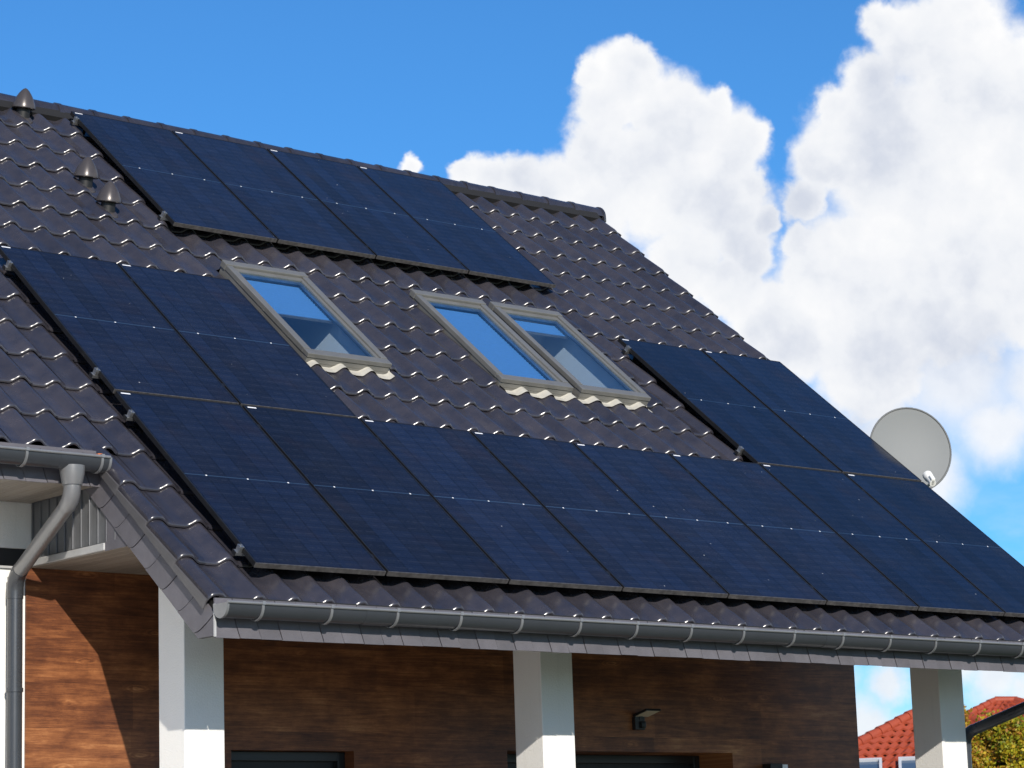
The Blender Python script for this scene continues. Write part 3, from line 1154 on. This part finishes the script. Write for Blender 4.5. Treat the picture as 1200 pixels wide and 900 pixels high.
def downpipe(outlet, e1, e2, r, gm_, gd, clamps, funnel=True):
    pipe = MB().tube([e2, (e2[0], e2[1], 0.02)], r, 20)
    o = hpart(pipe, 'downpipe', gd, 40)
    top = arc_path(outlet, e1, e2, 0.085)
    bot = arc_path(e1, e2, (e2[0], e2[1], 0), 0.10)
    el1 = MB().tube([Vector(outlet)] + top, [r * 1.16] + [r * 1.10] * len(top), 20)
    sub(el1, 'elbow', gm_, o, 40)
    sub(MB().tube([top[-1] - (top[-1] - bot[0]).normalized() * -0.01, bot[0]], r, 20), 'swan_neck', gm_, o, 40)
    el2 = MB().tube(bot + [bot[-1] - Vector((0, 0, 0.05))], r * 1.08, 20)
    sub(el2, 'elbow', gd, o, 40)
    if funnel:
        f = MB().tube([Vector(outlet) + Vector((0, 0, 0.085)), Vector(outlet) + Vector((0, 0, 0.03)), Vector(outlet) - Vector((0, 0, 0.035)), Vector(outlet) - Vector((0, 0, 0.042))],
                      [r * 1.62, r * 1.55, r * 1.28, r * 1.24], 24)
        sub(f, 'outlet', gm_, o, 40)
    for z in clamps:
        sub(MB().tube([(e2[0], e2[1], z), (e2[0], e2[1], z + 0.028)], r * 1.13, 20), 'pipe_clamp', gd, o, 40)
        sub(MB().box((e2[0] - 0.01, e2[1], z + 0.006), (e2[0] + 0.01, e2[1] + 0.12, z + 0.022)), 'clamp_stud', 'alu', o)
    return o


downpipe((-0.695, GLY, 4.335), (-0.695, GLY + 0.005, 4.20), (-0.583, 2.02, 3.80), 0.052, 'pipe_lit', 'pipe_dark', [3.02, 1.2])
downpipe((8.18, GY, 3.26), (8.18, GY, 3.17), (7.935, 0.96, 2.78), 0.047, 'pipe_dark', 'pipe_dark', [1.9, 0.8])

# -- roof windows
def roof_window(a, b, blind_v):
    """blind_v: fraction of the pane covered by the blind from the top"""
    v0, v1 = SKV
    M = HM @ roof_matrix(a, v0, 0)
    w, h = b - a, v1 - v0
    top_n = -0.022
    s = empty('roof_window', M, house)
    fs, ft, fb = 0.074, 0.090, 0.076
    # fixed frame: side walls down to the deck
    fr_ = MB()
    fr_.box((0, 0, -0.20), (0.022, h, top_n - 0.030))
    fr_.box((w - 0.022, 0, -0.20), (w, h, top_n - 0.030))
    fr_.box((0.022, 0, -0.20), (w - 0.022, 0.022, top_n - 0.030))
    fr_.box((0.022, h - 0.022, -0.20), (w - 0.022, h, top_n - 0.030))
    fr_.build('frame', 'frame_taupe', s, bevel=0.003)
    # cover profiles on top
    MB().box((-0.006, fb, top_n - 0.046), (fs - 0.02, h - ft + 0.02, top_n)).build('side_cover', 'frame_taupe', s, bevel=0.006)
    MB().box((w - fs + 0.02, fb, top_n - 0.046), (w + 0.006, h - ft + 0.02, top_n)).build('side_cover', 'frame_taupe', s, bevel=0.006)
    c2 = MB().box((-0.010, h - ft + 0.021, top_n - 0.052), (w + 0.010, h + 0.012, top_n + 0.006))
    c2.build('top_cover', 'frame_taupe', s, bevel=0.006)
    c3 = MB()
    c3.box((-0.006, -0.010, top_n - 0.042), (w + 0.006, fb - 0.001, top_n - 0.004))
    c3.box((-0.002, -0.004, top_n - 0.088), (w + 0.002, 0.030, top_n - 0.044))
    c3.build('bottom_cover', 'frame_taupe', s, bevel=0.005)
    # sash
    sa = MB()
    g0, g1, g2, g3 = fs - 0.018, w - fs + 0.018, fb + 0.001, h - ft + 0.018
    gn = top_n - 0.020
    sw = 0.030
    sa.box((g0, g2, gn - 0.05), (g0 + sw, g3, gn + 0.004))
    sa.box((g1 - sw, g2, gn - 0.05), (g1, g3, gn + 0.004))
    sa.box((g0 + sw, g3 - sw - 0.02, gn - 0.05), (g1 - sw, g3, gn + 0.004))
    sa.box((g0 + sw, g2, gn - 0.05), (g1 - sw, g2 + 0.012, gn + 0.002))
    sa.build('sash', 'frame_taupe', s, bevel=0.003)
    x0, x1, y0, y1 = g0 + sw + 0.0005, g1 - sw - 0.0005, g2 + 0.0125, g3 - sw - 0.0205
    pn = MB().box((x0, y0, gn - 0.012), (x1, y1, gn - 0.006)).build('pane', 'coated_glass', s)
    pn.data.materials.append(MATS['clear_back'])
    for pl in pn.data.polygons:
        pl.material_index = 0 if pl.normal.z > 0.5 else 1
    # pale spacer seen along the edge of the double pane
    e = MB()
    q = 0.022
    zz0, zz1 = gn - 0.030, gn - 0.0135
    e.box((x0, y0, zz0), (x0 + q, y1, zz1))
    e.box((x1 - q, y0, zz0), (x1, y1, zz1))
    e.box((x0 + q, y1 - q, zz0), (x1 - q, y1, zz1))
    e.box((x0 + q, y0, zz0), (x1 - q, y0 + q * 0.6, zz1))
    e.build('pane_spacer', 'alu', s)
    # white lining of the shaft, open to the dark room below
    L = MB()
    dn = -0.62
    th = 0.012
    i0, i1, j0, j1 = 0.045, w - 0.045, 0.045, h - 0.045
    zt = gn - 0.052
    L.box((i0 - th, j0, dn), (i0, j1, zt))
    L.box((i1, j0, dn), (i1 + th, j1, zt))
    L.box((i0 - th, j1, dn), (i1 + th, j1 + th, zt))
    L.box((i0 - th, j0 - th, dn), (i1 + th, j0, zt))
    L.build('shaft_lining', 'lining_white', s)
    MB().box((i0 - th, j0 - th, dn - 0.9), (i1 + th, j1 + th, dn - 0.88)).build('room_shade', 'room_dark', s)
    if blind_v > 0:
        B = MB()
        yb = y1 - (y1 - y0) * blind_v
        n_ = max(3, int((y1 - yb) / 0.02))
        vs, f2 = [], []
        for i2 in range(n_ + 1):
            yy = y1 + (yb - y1) * i2 / n_
            zz = gn - 0.060 + (0.004 if i2 % 2 else -0.004)
            vs += [(x0 + 0.004, yy, zz), (x1 - 0.004, yy, zz)]
        for i2 in range(n_):
            f2.append((2 * i2, 2 * i2 + 2, 2 * i2 + 3, 2 * i2 + 1))
        B.add(vs, f2)
        bl = B.build('blind', 'blind_blue', s)
        MB().box((x0 + 0.004, yb - 0.016, gn - 0.068), (x1 - 0.004, yb, gn - 0.050)).build('blind_bar', 'alu', s)
    # lead skirt dressed over the tiles below
    sk = MB()
    nu = int((w + 0.12) / 0.012)
    vs, f2 = [], []
    vv = [0.03, 0.0, -0.03, -0.06, -0.082]
    for r_, dv in enumerate(vv):
        for i2 in range(nu + 1):
            uu = 0.0 + (w + 0.02) * i2 / nu
            ww_ = dv + (0.010 * math.sin(uu * 23) if r_ == 4 else 0)
            nn = tile_n_at(a + uu, v0 + ww_) + 0.012
            vs.append((uu, ww_, nn))
    for r_ in range(len(vv) - 1):
        for i2 in range(nu):
            k = r_ * (nu + 1) + i2
            f2.append((k, k + nu + 1, k + nu + 2, k + 1))
    sk.add(vs, f2)
    sk.build('lead_skirt', 'flashing_cream', s, 60)
    # gutter channels beside the frame
    ch = MB()
    ch.box((w + 0.004, 0.0, -0.19), (w + 0.034, h, -0.165))
    ch.box((-0.014, 0.0, -0.19), (-0.004, h, -0.165))
    ch.build('side_flashing', 'pipe_dark', s)
    return s


roof_window(*SKY[0], 0.46)
roof_window(*SKY[1], 1.0)
roof_window(*SKY[2], 0.17)

# ------------------------------------------------------------------ solar panels
FW_, FT = 0.011, 0.035
fm = MB()
fm.box((0, PH - FW_, -FT), (PW, PH, 0))
fm.box((0, 0.0105, -FT), (FW_, PH - FW_, 0))
fm.box((PW - FW_, 0.0105, -FT), (PW, PH - FW_, 0))
low_me = MB().box((0, 0, -FT), (PW, 0.010, 0)).mesh('lower_frame', 'pv_frame_dusty_lit', None, 0.0015)
frame_me = fm.mesh('frame', 'pv_frame', None, 0.0012)
glass_me = MB().box((FW_, FW_, -0.008), (PW - FW_, PH - FW_, -0.0015)).mesh('glass', 'pv_glass')
back_me = MB().box((FW_, FW_, -0.0125), (PW - FW_, PH - FW_, -0.0095)).mesh('backsheet', 'pv_back')
lab_me = MB().box((0.030, PH - 0.030, -0.0013), (0.105, PH - 0.016, -0.0005)).mesh('label_sticker', 'label_white')
dot_me = MB().box((-0.006, -0.006, -0.0013), (0.006, 0.006, -0.0006)).mesh('contact_dot', 'label_white')
jb_me = MB().box((PW / 2 - 0.05, PH / 2 - 0.02, -0.030), (PW / 2 + 0.05, PH / 2 + 0.02, -0.013)).mesh('junction_box', 'black_plastic')


def solar_panel(u, v, label, group):
    p = empty('solar_panel', roof_matrix(u, v, random.uniform(-0.0015, 0.0015)))
    tag(p, label, 'solar panel', group)
    link('frame', frame_me, p)
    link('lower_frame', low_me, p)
    link('glass', glass_me, p)
    link('backsheet', back_me, p)
    link('label_sticker', lab_me, p)
    link('junction_box', jb_me, p)
    for q in (1, 3, 5):
        link('contact_dot', dot_me, p, Matrix.Translation((FW_ + 0.007 + (PW - 2 * FW_ - 0.014) * q / 6, PH / 2, 0)))
    return p


STEP = 1.058
orders = ['first', 'second', 'third', 'fourth', 'fifth', 'sixth', 'seventh', 'eighth']
for k in range(8):
    nm = 'black solar panel in the long row above the gutter, %s from the gutter end cap' % orders[k]
    solar_panel(k * STEP + 0.008, 0.0, nm, 'solar panels in the long lower row')
VM = PH + 0.020
for k, lb in ((0, 'black solar panel of the upper pair beside one roof window, farther from it'),
              (1, 'black solar panel of the upper pair beside one roof window, next to it')):
    solar_panel(k * STEP + 0.008, VM, lb, 'solar panels in the short middle rows')
for k, lb in ((6, 'black solar panel next to the twin roof windows, above the long row'),
              (7, 'black solar panel along the roof verge by the satellite dish')):
    solar_panel(k * STEP + 0.008, VM, lb, 'solar panels in the short middle rows')
TU, TV = 2.0804, 5.3975
for k in range(4):
    solar_panel(TU + k * STEP + 0.008, TV, 'black solar panel of the row of four under the ridge, %s from the vent cowls' % orders[k], 'solar panels in the row under the ridge')

# mounting rails with end clamps and roof hooks
def rail(u0, u1, v, label):
    L = u1 - u0
    p = empty('mounting_rail', roof_matrix(u0, v, 0))
    tag(p, label, 'rail', 'mounting rails under the solar panels')
    MB().box((-0.035, -0.020, -0.064), (L + 0.02, 0.020, -0.0365)).build('rail', 'alu', p, bevel=0.003)
    MB().box((-0.040, -0.022, -0.066), (-0.0355, 0.022, -0.036)).build('rail_cap', 'black_plastic', p)
    ec = MB()
    ec.box((-0.020, -0.020, -0.0355), (0.0055, 0.020, -0.004))
    ec.box((-0.020, -0.020, -0.004), (0.014, 0.020, 0.004))
    ec.build('end_clamp', 'alu', p, bevel=0.0015)
    MB().lathe([(0.006, 0.0), (0.006, 0.009)], 8, Matrix.Translation((-0.008, 0, 0.004))).build('clamp_bolt', 'alu', p)
    x = 0.10
    while x < L:
        # hook: upright arm, then under the tile
        hk = MB()
        hk.box((x - 0.015, -0.030, -0.128), (x + 0.015, -0.024, -0.045))
        hk.box((x - 0.015, -0.024, -0.128), (x + 0.015, 0.16, -0.122))
        hk.build('roof_hook', 'pv_frame', p)
        if u0 + x < u1 - 0.3:
            mc = None
        x += 1.1
    k = 1
    while k * STEP < L - 0.1:
        MB().box((k * STEP - 0.0095, -0.02, -0.036), (k * STEP + 0.0035, 0.02, -0.003)).build('middle_clamp', 'pv_frame', p)
        k += 1


rail(0.002, 8 * STEP, 0.20, 'aluminium mounting rail under the long row, nearer the gutter')
rail(0.002, 8 * STEP, 1.90, 'aluminium mounting rail under the long row, nearer the roof windows')
rail(0.002, 2 * STEP, VM + 0.28, 'lower aluminium rail under the upper pair of panels near the eave step')
rail(0.002, 2 * STEP, VM + 1.90, 'upper aluminium rail under the upper pair of panels near the eave step')
rail(6 * STEP + 0.002, 8 * STEP, VM + 0.24, 'lower aluminium rail under the pair of panels by the satellite dish')
rail(6 * STEP + 0.002, 8 * STEP, VM + 2.01, 'upper aluminium rail under the pair of panels by the satellite dish')
rail(TU + 0.002, TU + 4 * STEP, TV + 0.18, 'lower aluminium rail under the four panels below the ridge')
rail(TU + 0.002, TU + 4 * STEP, TV + 2.04, 'upper aluminium rail under the four panels below the ridge')

# bare support legs under the lower panel edges
# ------------------------------------------------------------------ vents
def vent(u, v, label):
    n0 = tile_n_at(u, v)
    P = rw(u, v, n0)
    p = empty('roof_vent', Matrix.Translation(P))
    tag(p, label, 'vent', 'bullet shaped vents beside the panels')
    tilt = Matrix.Rotation(PITCH * 0.30, 4, 'X')
    MB().lathe([(0.105, -0.10), (0.100, -0.012), (0.088, 0.004), (0.066, 0.020)], 28, Matrix.Rotation(PITCH * 0.8, 4, 'X')).build('base', 'vent_brown', p, 50)
    MB().lathe([(0.060, -0.05), (0.060, 0.100)], 24, tilt).build('collar', 'black_plastic', p, 50)
    prof = [(0.070, 0.088), (0.100, 0.084), (0.106, 0.090), (0.105, 0.100), (0.099, 0.122), (0.087, 0.154), (0.072, 0.186), (0.054, 0.216), (0.035, 0.242), (0.018, 0.258), (0.003, 0.266)]
    MB().lathe(prof, 32, tilt).build('cowl', 'vent_brown', p, 50)


vent(1.605, 7.50, 'dark bullet shaped roof vent just under the ridge')
vent(1.610, 6.13, 'upper of the two close dark roof vents beside the top panels')
vent(1.612, 5.665, 'lower of the two close dark roof vents beside the top panels')

# ------------------------------------------------------------------ satellite dish
DC = Vector((8.95, 2.24, 5.51))
to_cam = (CAM - DC).normalized()
nrm = (to_cam + Vector((0.26, -0.12, 0.26))).normalized()
dish = empty('satellite_dish', Matrix.Translation((DC.x, DC.y + 0.12, DC.z - 0.75)))
tag(dish, 'round grey satellite dish beyond the roof verge', 'satellite dish')
DI = Matrix.Translation((-DC.x, -DC.y - 0.12, -DC.z + 0.75))
rot = nrm.to_track_quat('Z', 'Y').to_matrix().to_4x4()
DM = Matrix.Translation(DC) @ rot
RD = 0.405
prof = [(0.001, -0.065)] + [(RD * q / 10, -0.065 + 0.065 * (q / 10) ** 2) for q in range(1, 11)]
back = [(r + 0.002, z - 0.006) for r, z in prof[::-1]]
seg = 48
dm = MB()
vs, fs = [], []
allp = prof + [(RD + 0.008, 0.002), (RD + 0.008, -0.008)] + back
for r, z in allp:
    for k in range(seg):
        vs.append(DM @ Vector((0.95 * r * math.cos(2 * math.pi * k / seg), r * math.sin(2 * math.pi * k / seg), z)))
for i in range(len(allp) - 1):
    for k in range(seg):
        k2 = (k + 1) % seg
        fs.append((i * seg + k, i * seg + k2, (i + 1) * seg + k2, (i + 1) * seg + k))
dm.add(vs, fs)
dm.build('reflector', 'dish_paint', dish, 40, DI)
rim = [DM @ Vector((0.95 * (RD + 0.004) * math.cos(2 * math.pi * k / 48), (RD + 0.004) * math.sin(2 * math.pi * k / 48), 0.0)) for k in range(49)]
MB().tube(rim, 0.0085, 8, False).build('rim', 'dish_rim', dish, 60, DI)
LP = DC + rot @ Vector((0.03, -0.42, 0.02))
LNB = DC + nrm * 0.44 + rot @ Vector((0.02, -0.40, 0))
arm = MB().tube([LP, LP + (LNB - LP) * 0.5 + Vector((0, 0, -0.03)), LNB + Vector((0, 0, -0.05))], 0.013, 10)
arm.build('feed_arm', 'alu', dish, 40, DI)
tn = (DC - LNB).normalized()
lq = tn.to_track_quat('Z', 'Y').to_matrix().to_4x4()
MB().lathe([(0.030, -0.10), (0.034, -0.06), (0.034, 0.0), (0.044, 0.015), (0.046, 0.07), (0.036, 0.078)], 18, Matrix.Translation(LNB) @ lq).build('feed_horn', 'lnb_white', dish, 50, DI)
MB().box((-0.020, -0.026, -0.10), (0.020, 0.05, -0.02), Matrix.Translation(LNB) @ lq).build('converter', 'lnb_white', dish, None, DI, 0.008)
ms = MB().tube([(8.98, 2.42, 4.55), (8.98, 2.42, 5.62)], 0.025, 14)
ms.tube([(8.98, 2.42, 4.75), (WX1 + 0.002, 2.95, 4.75)], 0.02, 12)
ms.tube([(8.98, 2.42, 5.05), (WX1 + 0.002, 2.95, 5.05)], 0.02, 12)
ms.build('mast', 'alu', dish, 40, DI)
bk = MB().box((-0.06, -0.09, -0.16), (0.06, 0.09, -0.068), DM)
bk.build('back_bracket', 'alu', dish, None, DI, 0.006)

# ------------------------------------------------------------------ lamps on the wood wall
lx, lz = 5.20, 2.93
lamp = empty('wall_lamp', Matrix.Translation((lx, YW, lz)) @ Matrix.Scale(0.82, 4))
tag(lamp, 'black wall lamp with tilted flat head above the dark doorway', 'lamp')
MB().box((-0.075, -0.055, -0.10), (0.055, -0.001, 0.03)).build('base', 'lamp_black', lamp, bevel=0.006)
MB().box((-0.012, -0.085, -0.085), (0.045, -0.055, -0.015)).build('sensor', 'lamp_black', lamp, 40, bevel=0.01)
HMx = Matrix.Translation((0.02, -0.13, 0.055)) @ Matrix.Rotation(R(-14), 4, 'X')
MB().box((-0.10, -0.10, 0.0), (0.10, 0.11, 0.022)).build('head', 'lamp_black', lamp, None, HMx, 0.004)
MB().box((-0.085, -0.09, -0.004), (0.085, 0.085, -0.0005)).build('diffuser', 'lamp_diffuser', lamp, None, HMx)
MB().box((-0.02, -0.06, 0.0), (0.02, -0.02, 0.055)).build('neck', 'lamp_black', lamp)
cz = 2.555
lan = empty('wall_lantern', Matrix.Translation((6.73, YW, cz)))
tag(lan, 'small black box light with pale side beside the doorway', 'lamp')
MB().box((-0.10, -0.10, -0.16), (0.045, -0.001, 0.025)).build('housing', 'lamp_black', lan, bevel=0.004)
MB().box((0.050, -0.095, -0.15), (0.115, -0.003, 0.018)).build('light_panel', 'label_white', lan, bevel=0.004)
MB().box((0.0455, -0.08, -0.13), (0.0495, -0.02, 0.0)).build('back_plate', 'alu', lan)

# bit of orange clay showing in the gutter corner
MB().box((-0.49, 1.09, 4.475), (-0.455, 1.19, 4.525)).build('broken_tile_edge', 'orange_clay', house, None, HM, 0.004)

# ------------------------------------------------------------------ neighbouring red roofed houses
def hip_house(name, cx_, cy_, w, d, zeave, zr, rotz, ridge_len, label, dormers):
    p = empty(name, Matrix.Translation((cx_, cy_, 0)) @ Matrix.Rotation(rotz, 4, 'Z'))
    tag(p, label, 'house', 'red roofed houses behind')
    MB().box((-w / 2 + 0.5, -d / 2 + 0.5, 0), (w / 2 - 0.5, d / 2 - 0.5, zeave + 0.2)).build('wall', 'far_wall', p)
    r = ridge_len / 2
    E_ = [Vector((-w / 2, -d / 2, zeave)), Vector((w / 2, -d / 2, zeave)), Vector((w / 2, d / 2, zeave)), Vector((-w / 2, d / 2, zeave))]
    T_ = [Vector((-r, 0, zr)), Vector((r, 0, zr))]
    rf = MB()
    rf.add([*E_, *T_, *[e - Vector((0, 0, 0.15)) for e in E_]], [(0, 1, 5, 4), (1, 2, 5), (2, 3, 4, 5), (3, 0, 4), (6, 7, 1, 0), (7, 8, 2, 1), (8, 9, 3, 2), (9, 6, 0, 3), (9, 8, 7, 6)])
    ro = rf.build('roof', 'red_tile', p)
    # pantile rows laid on the front and left slopes
    tb = MB()
    def slope(A, B, C, D):
        # A-B eave, D-C top; rows of wavy tiles
        eave = (B - A).length
        up = ((D + C) / 2 - (A + B) / 2)
        nrm_ = (B - A).cross(up).normalized()
        rows = int(up.length / 0.34)
        for i in range(rows):
            t0, t1 = i / rows, (i + 1) / rows
            a0, b0 = A.lerp(D, t0), B.lerp(C, t0)
            a1, b1 = A.lerp(D, t1), B.lerp(C, t1)
            ncol = max(1, int((b0 - a0).length / 0.24))
            vs, f2 = [], []
            m_ = ncol * 4
            for j in range(m_ + 1):
                s = j / m_
                hgt = 0.035 * (1 + math.sin(s * ncol * 2 * math.pi))
                vs.append(a0.lerp(b0, s) + nrm_ * (hgt + 0.07))
                vs.append(a1.lerp(b1, s) + nrm_ * (hgt + 0.015))
                vs.append(a0.lerp(b0, s) + nrm_ * (hgt + 0.01))
            for j in range(m_):
                o = 3 * j
                f2 += [(o, o + 3, o + 4, o + 1), (o + 2, o + 5, o + 3, o)]
            tb.add(vs, f2)
    slope(E_[0], E_[1], T_[1], T_[0])
    slope(E_[3], E_[0], T_[0], T_[0] + Vector((0, -0.001, 0)))
    t_o = tb.build('tile_rows', 'red_tile', ro, 40)
    t_o['kind'] = 'stuff'
    for A, B in ((E_[0], T_[0]), (E_[1], T_[1]), (E_[3], T_[0]), (T_[0], T_[1])):
        L = (B - A).length
        cnt = int(L / 0.36)
        for i in range(cnt):
            a, b2 = A.lerp(B, i / cnt), A.lerp(B, (i + 1.12) / cnt)
            off = Vector((0, 0, 0.07))
            MB().tube([a + off, b2 + off], [0.15, 0.115], 10).build('hip_tile', 'red_tile', ro, 50)
    for s, t in dormers:
        # roof windows in the front slope
        C0 = E_[0].lerp(T_[0], t)
        C1 = E_[1].lerp(T_[1], t)
        c = C0.lerp(C1, (s - C0.x) / (C1.x - C0.x))
        upv = (T_[0] - E_[0])
        upv.x = 0
        upv.normalize()
        nn = Vector((1, 0, 0)).cross(upv).normalized()
        Mx = Matrix(((1, upv.x, nn.x, c.x), (0, upv.y, nn.y, c.y), (0, upv.z, nn.z, c.z), (0, 0, 0, 1)))
        wnd = MB()
        wnd.box((-0.36, -0.55, 0.08), (-0.29, 0.55, 0.22)).box((0.29, -0.55, 0.08), (0.36, 0.55, 0.22)).box((-0.29, 0.48, 0.08), (0.29, 0.55, 0.22)).box((-0.29, -0.55, 0.08), (0.29, -0.48, 0.22))
        wo_ = wnd.build('window', 'far_white', p, None, Mx)
        MB().box((-0.289, -0.479, 0.12), (0.289, 0.479, 0.15)).build('pane', 'far_glass', wo_)
    return p


hip_house('neighbour_house', 41.45, 30.0, 11.2, 10.4, 2.8, 5.54, R(-49), 0.9, 'house with red hipped tile roof and white roof windows, seen between wood wall and pillar', [(-1.72, 0.415), (-0.60, 0.415)])
hip_house('neighbour_house', 64.0, 46.0, 16.5, 15.0, 3.5, 7.48, R(-49), 0.7, 'farther red roofed house showing above the autumn trees', [])

# ------------------------------------------------------------------ trees
def tree(name, base, height, rx, ry, z0, leaf, label, nleaf, seed, size=0.11):
    rd = random.Random(seed)
    p = empty(name, Matrix.Translation(base))
    tag(p, label, 'tree', 'autumn trees behind the porch')
    tr_ = MB()
    tr_.tube([(0, 0, 0), (0.04, 0.02, height * 0.4), (0.0, 0.05, height * 0.8)], [0.13, 0.09, 0.03], 10)
    for i in range(26):
        a = rd.uniform(0, 6.28)
        z = z0 + (height - z0) * rd.uniform(0.0, 0.75)
        k = rd.uniform(0.5, 0.85)
        tr_.tube([(0, 0, z), (rx * k * 0.5 * math.cos(a), ry * k * 0.5 * math.sin(a), z + 0.25), (rx * k * math.cos(a), ry * k * math.sin(a), z + 0.55)], [0.035, 0.02, 0.008], 6)
    tr_.build('trunk', 'bark', p, 60)
    clumps = []
    for i in range(420):
        a = rd.uniform(0, 6.28)
        t = rd.random()
        z = z0 + (height - z0) * t
        prof = math.sin(math.pi * min(1, 0.16 + 0.86 * t) ** 1.15) ** 0.6 if t < 0.97 else 0.25
        k = rd.uniform(0.55, 1.0) ** 0.5 * prof
        clumps.append((Vector((rx * k * math.cos(a), ry * k * math.sin(a), z)), rd.uniform(0.10, 0.25), rd.random()))
    for which in range(len(leaf)):
        vs, fs = [], []
        for i in range(int(nleaf / len(leaf))):
            c, r, q = rd.choice(clumps)
            hz = (c.z - z0) / (height - z0)
            want = int(min(len(leaf) - 1, (q * 0.75 + hz * 0.4) * len(leaf)))
            if want != which and rd.random() < 0.8:
                continue
            d = Vector((rd.gauss(0, 1), rd.gauss(0, 1), rd.gauss(0, 1))).normalized() * r * rd.random() ** 0.4
            pt = c + d
            ax = Vector((rd.gauss(0, 1), rd.gauss(0, 1), rd.gauss(0, 0.7) + 0.3)).normalized()
            sd = ax.orthogonal().normalized()
            sd = Matrix.Rotation(rd.uniform(0, 6.28), 3, ax) @ sd
            s = size * rd.uniform(0.6, 1.3)
            o = len(vs)
            vs += [pt, pt + ax * s * 0.5 + sd * s * 0.30, pt + ax * s, pt + ax * s * 0.5 - sd * s * 0.30]
            fs += [(o, o + 1, o + 2, o + 3)]
        mb = MB()
        mb.add(vs, fs)
        mb.build('crown', leaf[which], p)
    return p


tree('autumn_tree', (24.5, 14.0, 0), 3.98, 1.10, 1.0, 0.6, ['leaf_dark', 'leaf_green', 'leaf_yellow', 'leaf_orange'], 'bushy yellow green tree behind the pillar with the downpipe', 260000, 5, 0.07)
tree('autumn_tree', (26.4, 14.4, 0), 3.95, 1.25, 1.1, 0.5, ['leaf_dark', 'leaf_green', 'leaf_green', 'leaf_yellow'], 'bushy green tree under the slanting dark downpipe', 240000, 11, 0.07)
tree('autumn_tree', (23.55, 14.3, 0), 4.16, 0.50, 0.5, 1.2, ['leaf_green', 'leaf_yellow', 'leaf_orange', 'leaf_orange'], 'slim orange tinged tree close behind the pillar', 60000, 21, 0.07)
